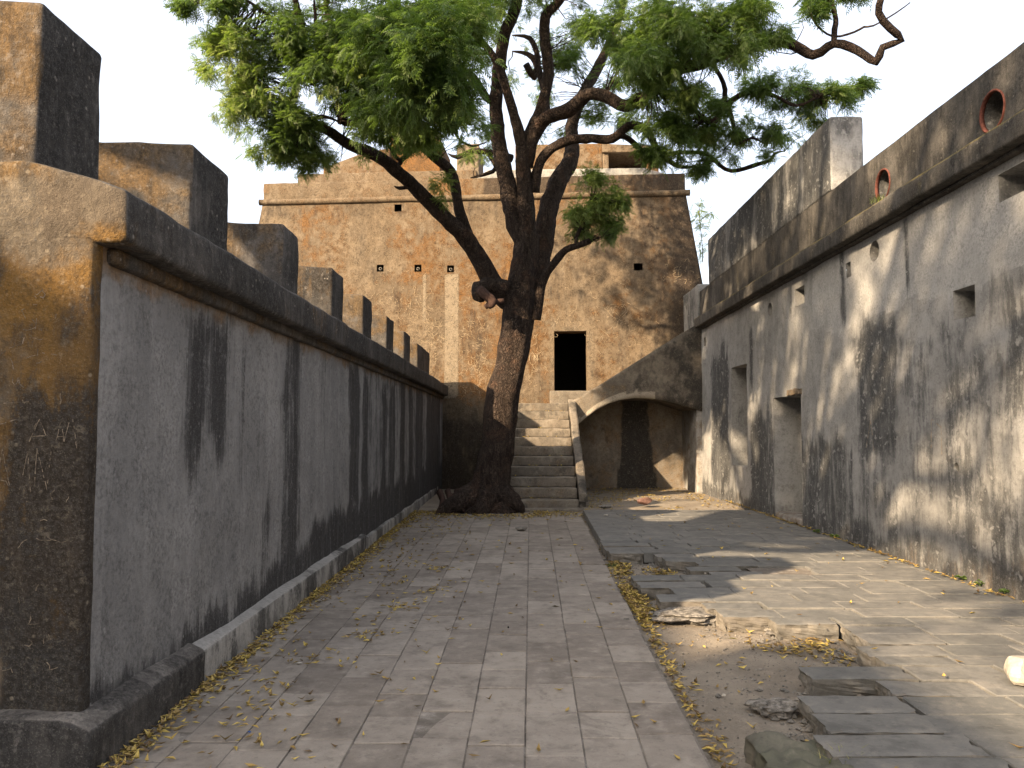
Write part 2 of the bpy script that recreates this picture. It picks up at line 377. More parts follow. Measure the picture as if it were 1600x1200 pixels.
# ---- stone variants, shared meshes
def stone_variant(seed, rough_side=0.0, n=4):
    rs = random.Random(seed)
    X = [-.5,-.485,-.2,.2,.485,.5]; Y=[-.5,-.485,0,.485,.5]
    V=[]; Fc=[]; k=len(Y)
    for x in X:
        for y in Y:
            edge = abs(x)>.49 or abs(y)>.49
            corner = abs(x)>.49 and abs(y)>.49
            z = -.012*0 + (-.06 if edge else rs.uniform(-.02,.02))
            jx = rs.uniform(0,.010) if abs(x)>.49 else 0; jy = rs.uniform(0,.010) if abs(y)>.49 else 0
            if corner: jx += rs.uniform(0,.012); jy += rs.uniform(0,.012)
            V.append((x-math.copysign(jx,x), y-math.copysign(jy,y), z))
    for i in range(len(X)-1):
        for j in range(k-1): Fc.append([i*k+j,(i+1)*k+j,(i+1)*k+j+1,i*k+j+1])
    loop = [(i,0) for i in range(len(X))]+[(len(X)-1,j) for j in range(1,k)]+[(i,k-1) for i in range(len(X)-2,-1,-1)]+[(0,j) for j in range(k-2,0,-1)]
    base=len(V)
    for (i,j) in loop:
        x,y,z=V[i*k+j]; V.append((x*(1-rough_side*rs.uniform(0,.06))+rs.uniform(-1,1)*rough_side*.02, y*(1-rough_side*rs.uniform(0,.08)), -1.0))
    mid=None
    L=len(loop)
    if rough_side:
        for (i,j) in loop:
            x,y,z=V[i*k+j]; V.append((x*(1+rs.uniform(-.05,.02)*rough_side), y*(1+rs.uniform(-.06,.02)*rough_side), -.5+rs.uniform(-.15,.15)))
        for q in range(L):
            a=loop[q]; b=loop[(q+1)%L]; A=a[0]*k+a[1]; B=b[0]*k+b[1]; m0=base+L+q; m1=base+L+(q+1)%L
            Fc.append([A,m0,m1,B]); Fc.append([m0,base+q,base+(q+1)%L,m1])
    else:
        for q in range(L):
            a=loop[q]; b=loop[(q+1)%L]; Fc.append([a[0]*k+a[1],base+q,base+(q+1)%L,b[0]*k+b[1]])
    me = me_from(V,Fc,False); return me
pv_meshes = [stone_variant(i) for i in range(8)]
sl_meshes = [stone_variant(40+i, .3) for i in range(6)]
def broken_variant(seed):
    bm=bmesh.new(); bmesh.ops.create_cube(bm,size=1); bmesh.ops.subdivide_edges(bm,edges=list(bm.edges),cuts=7,use_grid_fill=True)
    D=Vector((.52,.29,.14))
    for v in bm.verts:
        c=v.co.copy(); w_=Vector((c.x*D.x,c.y*D.y,c.z*D.z))
        side=max(abs(c.x),abs(c.y))>.49
        lo=.5-c.z   # 0 at the top face
        n=Vector((c.x if abs(c.x)>.49 else 0, c.y if abs(c.y)>.49 else 0,0))
        k=.022+.03*lo
        if side: w_-= n*2*(k*abs(fbm(w_,9,seed,3))*2.2+.010*lo*lo*3*max(0,fbm(w_,4,seed+5,2)+.3)) ; w_.z+=.012*fbm(w_,14,seed,3)*(1 if c.z<.49 else .4)
        if c.z>.49: w_.z+= -.006*side+.004*fbm(w_,5,seed+2,2)
        v.co=Vector((w_.x/D.x,w_.y/D.y,w_.z/D.z-.5))
    bmesh.ops.delete(bm,geom=[f for f in bm.faces if f.calc_center_median().z<-.97],context='FACES')
    me=bpy.data.meshes.new('m'); bm.to_mesh(me); bm.free()
    me.materials.append(M_slab); me.materials.append(M_broken)
    for p in me.polygons:
        if p.center.z<-.04 : p.material_index=1
    return me
br_meshes = [broken_variant(80+i) for i in range(6)]
for m in pv_meshes: m.materials.append(M_pave)
for m in sl_meshes: m.materials.append(M_slab)
def put_stone(name, meshes, parent, cx, cy, z, sx, sy, th, rz=0, tilt=.008):
    o = bpy.data.objects.new(name, rnd.choice(meshes)); COL.objects.link(o); o.parent = parent
    o.location=(cx,cy,z+rnd.uniform(-.005,.004)); o.scale=(sx*rnd.choice((1,-1)),sy,th); o.rotation_euler=(rnd.uniform(-tilt,tilt),rnd.uniform(-tilt,tilt),rz)
    # keep winding sane for mirrored copies
    o.scale.x = abs(o.scale.x); return o

# left paved strip: ten columns of long stones
bed = me_from([(-2.1,1.2,-.009),(.86,1.2,-.009),(1.16,16,-.009),(-2.3,16,-.009)], [[0,1,2,3]])
M_joint = stone_mat('joint_mortar', (.15,.13,.108), (.19,.165,.14), (.10,.088,.074), (.45,.41,.36), spec=.1)
strip = tag(link('stone_walkway', bed, M_joint), 'paved walkway of narrow sandy stones along the left wall', kind='structure')
slots = []
for c in range(10):
    y = 2.3+rnd.uniform(0,.4)
    while y < 15.6:
        L = rnd.choice((.38,.45,.5,.55,.62,.5)); 
        if y > 9: L *= 1.25
        e = min(y+L, 15.75)
        if e-y > .12: slots.append((c,y,e))
        y = e
    # columns fan out slightly with the walkway
def strip_x(c, y):
    t = (y-3.7)/12.3
    x0 = -2.03-.10*t; x1 = .90+.28*t
    return x0+(x1-x0)*c/10
slots.sort(key=lambda s: s[1])
spill = []
for i,(c,y0,y1) in enumerate(slots):
    ym=(y0+y1)/2; xa=strip_x(c,ym); xb=strip_x(c+1,ym)
    if c==9 and ym<15: xb += rnd.uniform(-.012,.012)
    if i < 298:
        rz = -math.atan2(strip_x(c+.5,y1)-strip_x(c+.5,y0), y1-y0)
        put_stone('paving_stone', pv_meshes, strip, (xa+xb)/2, ym, rnd.uniform(-.004,.003), xb-xa-.004, y1-y0-.004, .06, rz)
    else: spill.append((xa,xb,y0,y1))
def joined_blocks(items, z, gap, th):
    V=[]; Fc=[]
    for (xa,xb,y0,y1) in items:
        b=len(V); g=gap/2; zz=z+rnd.uniform(-.004,.004); s=.006
        for (x,y,q) in ((xa+g+s,y0+g+s,0),(xb-g-s,y0+g+s,0),(xb-g-s,y1-g-s,0),(xa+g+s,y1-g-s,0),(xa+g,y0+g,-.006),(xb-g,y0+g,-.006),(xb-g,y1-g,-.006),(xa+g,y1-g,-.006),(xa+g,y0+g,-th),(xb-g,y0+g,-th),(xb-g,y1-g,-th),(xa+g,y1-g,-th)):
            V.append((x,y,zz+q))
        Fc.append([b,b+1,b+2,b+3])
        for k in range(4):
            k2=(k+1)%4; Fc.append([b+4+k,b+4+k2,b+k2,b+k]); Fc.append([b+8+k,b+8+k2,b+4+k2,b+4+k])
    return me_from(V,Fc,False)
if spill: tag(link('paving_stones_far', joined_blocks(spill,0,.005,.05), M_pave, strip), kind='stuff')

# right terrace of grey slabs, standing 10 cm proud, its left edge broken away
rows = []
y = 15.1
while y > 9.85:
    t=(15.1-y)/5.3; rows.append((y-.295, y, 1.19-.12*t)); y -= .295
rows += [(9.5,9.8,1.62),(9.2,9.5,1.66),(8.9,9.2,1.97),(8.62,8.9,1.80),(8.36,8.62,2.02),(8.05,8.36,1.13),(7.72,8.05,1.17),
 (7.4,7.72,1.42),(7.07,7.4,1.21),(6.8,7.07,1.58),(6.5,6.8,1.62),(6.26,6.5,2.0),(5.98,6.26,2.46),(5.7,5.98,2.44),(5.42,5.7,2.33),
 (5.2,5.42,2.34),(4.92,5.2,1.77),(4.62,4.92,2.12),(4.33,4.62,1.58),(4.04,4.33,1.52),(3.76,4.04,1.42),(3.48,3.76,1.44),(3.2,3.48,1.42),(2.9,3.2,1.45),(2.6,2.9,1.4),(2.3,2.6,1.42)]
tb = me_from([(2.5,1.6,.075),(4.9,1.6,.075),(4.9,15.2,.075),(2.5,15.2,.075),(1.25,9.85,.045),(2.5,9.85,.045),(2.5,15.2,.045),(1.25,15.1,.045)], [[0,1,2,3],[4,5,6,7]])
terr = tag(link('stone_terrace', tb, M_joint), 'raised terrace of large grey slabs with a broken left edge beside the right wall', kind='structure')
near=[]; far=[]
for (ya,yb,x0) in rows:
    x=x0; first=True
    off = rnd.uniform(.0,.3)
    while x < 4.75:
        L = rnd.choice((.5,.58,.66,.76)) - (off if first else 0)*(0 if x0>1.3 else .5)
        e = x+L
        if e > 4.6: e = 4.85
        (near if yb < 11.2 else far).append((x,e,ya,yb,first)); x = e; first=False
near.sort(key=lambda s:s[2])
for i,(xa,xb,ya,yb,first) in enumerate(near):
    if abs((xa+xb)/2-2.9)<.3 and 8.36<yb<8.95 and not first: z=.045   # one sunken slab
    else: z=.10+rnd.uniform(-.006,.006)
    if first: put_stone('terrace_slab', br_meshes, terr, (xa+xb)/2+rnd.uniform(-.02,.02), (ya+yb)/2, z, xb-xa-.008, yb-ya-.006, .14, rnd.uniform(-.02,.02), .014)
    else: put_stone('terrace_slab', sl_meshes, terr, (xa+xb)/2, (ya+yb)/2, z, xb-xa-.009, yb-ya-.009, .12, rnd.uniform(-.004,.004), .008)
tag(link('terrace_slabs_far', joined_blocks([s[:4] for s in far],.10,.010,.13), M_slab, terr), kind='stuff')

# ------------------------------------------------------------------ LEFT BATTLEMENT WALL
def band(v, lo, hi, soft):
    return max(0,min(1,(v-lo)/soft+.5))*max(0,min(1,(hi-v)/soft+.5))
STREAKS = [(4.95,5.75,1.35,2.42,.75),(5.85,6.15,.9,2.45,.35),(7.05,7.6,.3,2.55,.75),(8.3,8.55,1.1,2.5,.5),(9.7,10.45,.5,2.45,.9),(10.6,11.1,.3,2.4,.8),
 (12.0,12.5,.4,2.4,.95),(12.8,13.4,.3,2.4,.9),(13.9,14.5,.3,2.5,.9),(14.9,15.6,.3,2.5,.85),(16,17.2,.3,2.5,.9),(17.8,21,.2,2.5,.9),(4.05,4.2,.2,1.2,.2),(6.4,6.8,.2,1.1,.35)]
def left_mask(p, nrm):
    y,z = p.y,p.z
    w_ = .10*fbm(p,1.4,3,3); s3=fbm((0,y*3.2,z*.35),1.,7,4); s4=fbm((0,y*8,z*.8),1.,17,3)
    d = .06
    for (a,b,lo,hi,k) in STREAKS:
        f_=.98+.8*s3+.4*s4
        d = max(d, (k+.12)*min(1.1,f_)*band(y+w_+.10*s3,a,b,.30)*band(z+.45*s3+.25*s4,lo,hi,.55))
    top = (.30 if y>8 else .22)+.30*max(0,min(1,(y-4.5)/4.5)) + .30*fbm((0,y*1.6,0),1,4,4) + .10*max(0,min(1,(y-9)/4))
    d = max(d, .92*max(0,min(1,(top+.25-z)/.35)))
    if y > 11: d = max(d, .42)
    if nrm.y < -.5: d = .3
    warm = .75*band(z+.12*fbm((0,y*3,0),1,2,3),2.36,2.7,.14) + .25*max(0,min(1,(y-11)/4))*(1 if fbm((0,y*2,0),1,8,2)>0 else .3)
    pale = .45*max(0,1-abs(y-3.98)/.12) + (.4 if fbm((0,y*1.3,z*.15),1.3,12,3)>.12 else 0)
    return (min(1,d), warm, pale)
lw = thing('battlement_wall', 'weathered grey crenellated wall along the left side of the court with streaked plaster', 'wall', (-2.5,12,0))
IN = lambda o: (o.parent and setattr(o.matrix_parent_inverse,'foo',None)) if False else None
def child(name, me, mats, parent, label=None):
    """child whose mesh is written in world coordinates"""
    o = link(name, me, mats, parent); 
    bpy.context.view_layer.update() if False else None
    from mathutils import Matrix
    o.matrix_parent_inverse = (Matrix.Translation(parent.location) @ parent.rotation_euler.to_matrix().to_4x4()).inverted()
    if label: o['label']=label
    return o
# main body, grey inner face (+x)
me = rbox(-3.4,-2.10,3.90,21.6,-.1,2.60, r=.035, seg=.09, amp=.014, sc=1.3, off=2, skip=('-z','-x'))
for v in me.vertices:
    if v.co.x > -2.2: v.co.x += -.0*v.co.z
set_mask(me, left_mask)
body = child('wall_body', me, [M_grey, M_gold], lw)
# flag golden end face: facing -y
for p in me.polygons:
    if p.normal.y < -.6: p.material_index = 1
# golden end pier, its own plastered face that carries graffiti
def gold_mask(p, nrm):
    x,z = p.x,p.z
    n1 = fbm(p,1.6,6,4)
    edge = max(0,min(1,(x+2.62-.25*n1+.06*(2.0-z))/.25)) * max(0,min(1,(2.05-z+.3*n1)/.4))
    mid = .38*max(0,min(1,(x+2.85)/.3))*band(z+.2*n1,.1,1.3,.3)
    n2=fbm(p,3.1,26,5)
    d = max(edge*.95, mid, .22+1.1*max(0,n2+.05))
    warm = .52+1.6*fbm(p,1.3,20,4)+.18*band(z,.6,2.75,.4)
    pale = .30 if z>2.35 and fbm(p,4,3,3)>.05 else 0
    return (min(1,d), max(0,min(1,warm)), pale)
me = rbox(-6.2,-2.094,3.842,3.945,-.1,2.72, r=.03, seg=.06, amp=.006, sc=2.5, off=5, skip=('+y','-z'))
set_mask(me, gold_mask); child('end_face', me, M_gold, lw, 'ochre lichen covered end face of the wall with scratched graffiti')
# coping with sloped top
def cop_shape(p):
    if p.z > 2.66:
        t = max(0,min(1,(-1.93-p.x)/.5)); p = Vector((p.x,p.y,p.z+.16*t))
    return Vector((p.x+.010*fbm(p,.8,3,2), p.y, p.z+.022*fbm(p,.55,9,2)))
def cop_mask(p,nrm):
    n1=fbm(p,1.2,4,4)
    if nrm.y < -.45 : return gold_mask(p,nrm)
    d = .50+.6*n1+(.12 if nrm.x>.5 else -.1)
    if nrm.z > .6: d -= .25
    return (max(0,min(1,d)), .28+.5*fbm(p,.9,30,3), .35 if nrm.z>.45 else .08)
me = rbox(-3.5,-1.93,3.840,21.45,2.52,2.79, r=.035, seg=.10, amp=.014, sc=2.5, off=1, skip=('-x',), shape=cop_shape)
set_mask(me, cop_mask); cp=child('coping', me, [M_coping, M_gold], lw)
for p in me.polygons:
    if p.normal.y < -.6: p.material_index = 1
me = rbox(-6.2,-3.45,3.845,4.6,2.5,2.97, r=.04, seg=.12, amp=.014, sc=2.5, off=3); set_mask(me, gold_mask); child('coping', me, M_gold, lw)
# corbel strip under the coping
me = rbox(-2.2,-2.045,3.97,21.4,2.44,2.53, r=.03, seg=.12, amp=.01, off=8, skip=('-x','+z')); set_mask(me, lambda p,n:(.42,.42+.4*fbm(p,1.5,3,3),.1)); child('corbel_moulding', me, M_coping, lw)
# merlons
MER = [(3.905,4.50),(5.58,6.30),(7.76,8.34),(9.86,10.5),(11.84,12.52),(13.97,14.70),(16.10,16.95),(18.2,20.6)]
for i,(a,b) in enumerate(MER):
    def msh(p, i=i):
        if p.z > 3.4:
            t=max(0,min(1,(-2.35-p.x)/.9)); p=Vector((p.x,p.y,p.z+.035*t))
        return Vector((p.x+.012*fbm(p,1.5,i,2),p.y+.012*fbm(p,1.5,i+9,2),p.z+.015*fbm(p,1.2,i+5,2)))
    zt = 3.67-.008*i if i else 3.79; xm = -2.35 if i else -2.43
    me = rbox(-3.5 if i else -4.6,xm,a if i else 3.905,b,2.78,zt, r=.032, seg=.09, amp=.014, sc=3, off=i*3.1, skip=('-z',), shape=msh)
    def mm(p,nrm,i=i):
        n1=fbm(p,1.8,i*2.2,4)
        if nrm.y < -.4: return (max(0,.22+.7*n1+(.2 if p.z<3.0 else 0)+(.25 if i in(2,3) else 0)), .42+.4*n1+(.15 if p.z>3.3 else 0), .22)
        return (max(0,min(1,.62+.75*n1)), .10, .30+.5*fbm((p.x*3,p.y*3,p.z*.7),1,i,3))
    set_mask(me, mm); mo=child('merlon', me, [M_coping, M_gold if i<2 else M_coping, M_grey], lw)
# plinth: old blackened run, then lighter cement run
def pl_mask(p,nrm):
    n1=fbm(p,2.2,7,4); 
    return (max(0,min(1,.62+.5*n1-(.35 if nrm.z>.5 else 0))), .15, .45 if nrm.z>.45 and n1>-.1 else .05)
me = rbox(-6.2,-1.985,3.74,5.12,-.1,.215, r=.035, seg=.06, amp=.016, sc=3, off=4, skip=('-z',), shape=lambda p: Vector((p.x,p.y,p.z+(.05*max(0,min(1,(-1.99-p.x)/.12)) if p.z>.1 else 0))))
set_mask(me, pl_mask); child('plinth', me, M_coping, lw, 'blackened old plinth at the wall corner')
me = rbox(-2.4,-2.01,5.125,10.6,-.1,.205, r=.02, seg=.09, amp=.02, sc=2, off=6, skip=('-z','-x'), shape=lambda p: Vector((p.x-.004*(p.y-5),p.y,p.z+(.035*max(0,min(1,(-2.01-p.x)/.12)) if p.z>.1 else 0))))
set_mask(me, lambda p,n:(max(0,.22+.12*(p.y-5.1)/3+.8*fbm(p,2,3,4)+(.2 if n.z<.5 else -.1)),.1,.2)); child('plinth', me, M_conc, lw, 'lighter cement repair of the plinth')
me = rbox(-2.4,-2.035,10.605,21.0,-.1,.17, r=.02, seg=.12, amp=.02, sc=2, off=8, skip=('-z','-x'), shape=lambda p: Vector((p.x-.006*(p.y-10),p.y,p.z)))
set_mask(me, lambda p,n:(max(0,.45+.5*fbm(p,2,5,4)),.1,.1)); child('plinth', me, M_conc, lw, 'darker far run of the plinth')

# ------------------------------------------------------------------ RIGHT WALL
rw = thing('courtyard_wall', 'tall pale grey plastered wall on the right with dark stains, doorway niche and round drain holes', 'wall', (4.6,11,0))
XR = 4.42; NR = Vector((-1,0,0))
PR = lambda u,v: Vector((XR+.006*(v), u, v))
RECT = [(12.55,13.88,.0,2.16,.85),(15.5,16.62,.88,2.90,.8),(7.72,8.10,2.72,3.02,.55),(6.80,7.28,3.70,3.96,.6),(12.32,12.74,3.58,3.86,.5),(10.58,10.72,3.66,3.86,.3)]
CIRC = [(9.87,3.84,.13),(14.03,3.74,.115),(19.0,3.72,.11),(8.12,1.22,.05)]
us = frange(1.6,19.5,.085); vs = frange(-.1,4.16,.085)
vl,fs = panel(us,vs,PR,[r[:4] for r in RECT],CIRC,amp=.02,sc=1.0,off=4,N=NR)
fs=[f[::-1] for f in fs]
me = me_from(vl,fs)
def right_mask(p,nrm):
    y,z=p.y,p.z
    n1=fbm((0,y,z),.8,5,5); n2=fbm((0,y*2,z*.6),1,9,4); n3=fbm((0,y,z),3,2,4)
    d=.05+.25*max(0,n2)
    # large dark growth field on the near half, lower two thirds
    bound = 2.95+.5*n1+.35*n2 + (0 if y>7.5 else .35)
    if y < 10.8: d=max(d, (.42+.5*n1)*max(0,min(1,(bound-z)/.35))*max(0,min(1,(10.75+.4*n2-y)/.5)))
    d=max(d, .75*band(y+.2*n1,9.3,10.5,.3)*band(z,1.2,3.0,.4)*(1 if n2>-.25 else .4))
    # below mid height between doorway and near field
    if 10.6<y<12.6: d=max(d,.62*max(0,min(1,(1.75+.5*n2-z)/.4)))
    # around the openings and far corner
    d=max(d,.8*band(y,14.2,15.3,.3)*band(z+.4*n2,.0,1.9,.5), .6*band(y,13.9,14.3,.2)*band(z,0,2.2,.4))
    d=max(d,.85*band(y+.1*n1,16.8,18.4,.4)*band(z+.4*n2,.3,3.3,.5), .8*band(y,15.1,15.35,.12)*band(z,2.4,3.6,.3),.8*band(y,17.1,17.5,.2)*band(z,2.0,3.6,.4))
    d=max(d,.72*max(0,min(1,(.55+.35*n2-z)/.3)))
    # black runs beneath the cornice
    for (a,b,lo) in ((6.1,6.5,3.2),(9.0,9.12,3.1),(10.75,10.95,3.05),(12.9,13.0,3.5),(4.9,5.3,2.6)):
        d=max(d,.65*band(y+.06*n3,a,b,.1)*band(z,lo+.3*n1,4.2,.3))
    warm=.30*max(0,min(1,(9.5-y)/3))*max(0,min(1,(3.2-z)))+.45*max(0,min(1,(.5-z)/.3))+.4*n1
    pale=.12+.4*max(0,n3)+(.38 if z>3.0+.4*n1 and 5<y<12 else 0)
    if y<10 and z<3 : pale += .35*max(0,fbm((0,y*2.4,z*2.4),2.2,31,3))
    return (max(0,min(1,d)),max(0,min(1,warm)),max(0,min(1,pale)))
set_mask(me,right_mask); child('wall_face', me, M_right, rw)
names=['doorway_niche','tall_window_niche','window_opening','window_opening','vent_hole','vent_slot']
for nm,(a,b,c,d,dep) in zip(names,RECT):
    me = niche_rect(PR,a,b,c,d,dep,NR,seg=.15); set_mask(me, lambda p,n:(.12+.5*fbm(p,2,4,4)+(.25 if p.z<.35 else 0),.25 if p.z<.8 else .12,.25)); child(nm, me, M_right, rw)
for (cu,cv,r) in CIRC:
    me = niche_round(PR,cu,cv,r,.3,NR); set_mask(me, lambda p,n:(.45,.1,0)); child('drain_hole', me, M_right, rw)
# door threshold and broken lintel
me = rbox(XR-.005,XR+.85,12.57,13.86,.0,.20,r=.03,seg=.1,amp=.02,off=2); set_mask(me, lambda p,n:(.2,.55,.1)); child('threshold', me, M_right, rw)
me = rbox(XR-.012,XR+.2,12.52,13.15,2.165,2.26,r=.012,seg=.05,amp=.03,sc=8,off=12); set_mask(me, lambda p,n:(.35,.6,.0)); child('broken_lintel', me, M_stair, rw)
me = rbox(XR+.03,XR+.5,15.5,16.62,.78,.875,r=.02,seg=.1,amp=.01,off=2); set_mask(me, lambda p,n:(.3,.3,.1)); child('window_sill', me, M_right, rw)
# body behind, cornice, parapet
me = rbox(XR+.9,5.9,1.6,19.5,-.1,4.2,r=.02,seg=1.2,amp=0); set_mask(me, lambda p,n:(.3,.1,.1)); child('wall_core', me, M_right, rw)
def cor_mask(p,nrm):
    n1=fbm(p,1.4,14,4)
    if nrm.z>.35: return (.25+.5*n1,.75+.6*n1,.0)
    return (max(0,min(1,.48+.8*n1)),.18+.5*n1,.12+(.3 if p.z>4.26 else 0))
def cor_shape(p):
    if p.z>4.25: p=Vector((p.x,p.y,p.z+.10*max(0,min(1,(p.x-4.26)/.2))))
    return Vector((p.x+.010*fbm(p,.9,3,2),p.y,p.z+.014*fbm(p,.6,4,2)))
me = rbox(4.245,5.0,1.6,19.25,4.08,4.31,r=.03,seg=.11,amp=.014,sc=2.5,off=3,shape=cor_shape); set_mask(me,cor_mask); child('cornice', me, M_cornice, rw)
me = rbox(4.36,5.0,1.6,19.3,4.045,4.085,r=.02,seg=.2,amp=.01,off=3,skip=('+z',)); set_mask(me,lambda p,n:(.5,.2,0)); child('cornice_moulding', me, M_cornice, rw)
# parapet face with two round terracotta lined holes
PP = lambda u,v: Vector((4.455,u,v))
PC = [(9.62,4.60,.19),(7.36,4.60,.19)]
vl,fs = panel(frange(1.6,19.5,.11),frange(4.2,5.02,.1),PP,[],PC,amp=.012,sc=1.5,off=8,N=NR); fs=[f[::-1] for f in fs]
def par_mask(p,nrm):
    n1=fbm(p,1.3,24,4); n2=fbm((p.x*2,p.y*3,p.z*.6),1,2,4)
    return (max(0,min(1,.46+.7*n1+.35*n2)),.22+.5*n1,.15)
me=me_from(vl,fs); set_mask(me,par_mask); child('parapet', me, M_cornice, rw)
me = rbox(4.455+.012,4.95,1.6,19.5,4.90,5.03,r=.03,seg=.15,amp=.012,off=8,skip=('-x',)); set_mask(me,par_mask); child('parapet_top', me, M_cornice, rw)
me = rbox(4.75,4.95,1.6,19.5,4.2,4.92,r=.02,seg=.8,amp=0); set_mask(me,par_mask); child('parapet_back', me, M_cornice, rw)
for (cu,cv,r) in PC:
    me = niche_round(PP,cu,cv,r,.28,NR,24); set_mask(me, lambda p,n:(.75,.3,.0)); child('round_niche', me, M_right, rw)  # hole interior darkened in the mask, standing in for its shade
    V=[];Fc=[]; n=28
    for k in range(n):
        a=2*math.pi*k/n
        for (rr,x) in ((r*.95,4.449),(r*.95,4.485),(r*1.03,4.485),(r*1.06,4.447),(r*1.0,4.443)):
            jr=rr*(1+.03*noise.noise(Vector((math.cos(a)*3,math.sin(a)*3,cu)))); V.append((x,cu+jr*math.cos(a),cv+jr*math.sin(a)))
    for k in range(n):
        if math.sin(2*math.pi*k/n) < -.80 and cu>9: continue
        k2=(k+1)%n
        for q in range(5): Fc.append([k*5+q,k*5+(q+1)%5,k2*5+(q+1)%5,k2*5+q])
    child('terracotta_ring', me_from(V,Fc), M_terra, rw)
# long high merlon on the parapet
me = rbox(4.45,4.93,11.2,18.6,5.02,6.10,r=.035,seg=.1,amp=.016,sc=1.8,off=9,skip=('-z',))
def hm(p,nrm):
    n1=fbm((p.x,p.y*2.4,p.z*.5),1,3,5)
    if nrm.y<-.5: return (.22+.6*fbm(p,2,3,4)+(.3 if p.z>5.85 else 0),.25,.3)
    return (max(0,min(1,.72+.9*n1)),.03,.35*max(0,n1*2))
set_mask(me,hm); child('long_merlon', me, [M_right], rw)
# end return between wall and tower
me = rbox(4.40,5.9,19.5,21.7,-.1,5.2,r=.03,seg=.18,amp=.02,sc=1.4,off=2,skip=('-z',)); set_mask(me,lambda p,n:(.45+.6*fbm(p,1,3,4),.15,.25)); child('wall_return', me, M_right, rw)

# ------------------------------------------------------------------ TOWER
TA=-.068
tw = thing('fort_tower', 'massive ochre plastered fort tower closing the court with a dark doorway', 'tower', (-1.2,21.55,0), rotz=TA)
ct,st_=math.cos(TA),math.sin(TA)
def PT(u,v):   # u metres along face from x=-1.2
    return Vector((-1.2+u*ct, 21.55+u*st_, v))
NT = Vector((st_,-ct,0))
def w2u(px,py):  # pixel -> (u,v) on the tower face
    r=Vector(ray(px,py)); c=Vector((0,0,EYE)); P0=Vector((-1.2,21.55,0))
    t=(P0-c).dot(NT)/r.dot(NT); q=c+r*t; return ((q-P0).dot(Vector((ct,st_,0))), q.z)
def edge(v): return .17*max(0,8.0-v)
uL=w2u(411,318)[0]; uR=w2u(1071,305)[0]; zR=w2u(800,311)[1]; zT=w2u(800,277)[1]
trects=[]
def hole(px,py,s=5.5):
    u,v=w2u(px,py); h=s*.0175; trects.append((u-h,u+h,v-h,v+h)); 
for q in ((594,419),(653,419),(704,420),(995,417)): hole(*q)
u,v=w2u(622,322); notch=(u-.10,u+.10,zR-.28,zR-.08); trects.append(notch)
d0=w2u(866,611); d1=w2u(916,517); door=(d0[0],d1[0],d0[1],d1[1]); trects.append(door)
usn=frange(-9,9,.11); vsn=frange(-.1,zR,.11)
def PTB(u,v):
    # battered ends: stretch u towards the base
    s=1+edge(v)/6.0*(1 if abs(u)>0 else 0)
    # only the outer metre spreads
    a = max(0,(abs(u)-4.2)/1.6)
    return PT(u+math.copysign(a*edge(v),u) , v)
U0=uL; U1=uR
usn=frange(U0,U1,.11)
vl,fs = panel(usn,vsn,PTB,trects,[],amp=.012,sc=.8,off=3,N=NT)
me=me_from(vl,fs)
ex=[w2u(694,430),w2u(713,585)]; ey=[w2u(656,430),w2u(667,500)]; 
dst=[w2u(588,425),w2u(600,470)]; fr=[w2u(856,500),w2u(931,625)]
def tow_mask(p,nrm):
    q=p-Vector((-1.2,21.55,0)); u=q.dot(Vector((ct,st_,0))); z=p.z
    n1=fbm((u,0,z),.45,5,5); n2=fbm((u,0,z),1.6,9,4); n3=fbm((u*2.5,0,z*.4),1,19,3)
    warm=.46+.5*n1+.25*n2 - .25*max(0,min(1,(-4.3-u)/1.5)) - .25*band(u,-3.4,-2.4,.5)
    if u>2.0: warm-=.12
    d=.16+.7*max(0,n3)+.35*max(0,n2)+.22*max(0,min(1,(u-3.6)/1.5))+ .55*max(0,min(1,(u-5.2)/.5))
    d=max(d,.62*max(0,min(1,(2.3+.4*n2-z)/.6))*(1 if u<.5 else .35), .8*band(u+.1*n2,-1.15,-.3,.2)*max(0,min(1,(2.2-z)/.5)))
    d=max(d,.35*band(z+.2*n2,zR-.5,zR+.1,.2))
    pale=.12+.45*max(0,n2)
    if ex[0][0]<u<ex[1][0] and ex[1][1]-.6<z<ex[0][1]: pale=1.0; d=.0; warm=0
    if ey[0][0]+.05<u<ey[1][0] and ey[1][1]<z<ey[0][1]: pale=max(pale,.7); warm*=.4
    if fr[0][0]+.06*n2<u<fr[1][0]+.06*n2 and fr[1][1]<z<fr[0][1]+.05: warm*=.45; pale=max(pale,.42)
    if abs(u-(dst[1][0]-.06))<.025 and dst[1][1]-.2<z<dst[0][1]: pale=1
    if z<2.3 : pale*=.5; warm*=.7
    return (max(0,min(1,d)),max(0,min(1,warm)),max(0,min(1,pale)))
set_mask(me,tow_mask); child('tower_face', me, M_tower, tw)
for i,(a,b,c,d) in enumerate(trects[:4]):
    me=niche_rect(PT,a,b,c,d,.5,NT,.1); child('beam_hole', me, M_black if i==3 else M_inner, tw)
    if i<3:   # stub of pipe inside
        V=[];Fc=[]; n=10
        for k in range(n):
            t=2*math.pi*k/n
            for (rr,dp) in ((.045,.02),(.045,.4),(.03,.02)):
                p=PT((a+b)/2+rr*math.cos(t),(c+d)/2-.01+rr*math.sin(t))-NT*dp; V.append(p)
        for k in range(n):
            k2=(k+1)%n; Fc.append([k*3,k2*3,k2*3+1,k*3+1]); Fc.append([k*3,k*3+2,k2*3+2,k2*3])
        child('drain_pipe', me_from(V,Fc), M_rub, tw)
a,b,c,d=notch; child('weep_hole', niche_rect(PT,a,b,c,d,.3,NT,.1), M_black, tw)
a,b,c,d=door
me=niche_rect(PT,a,b,c,d,.55,NT,.12); 
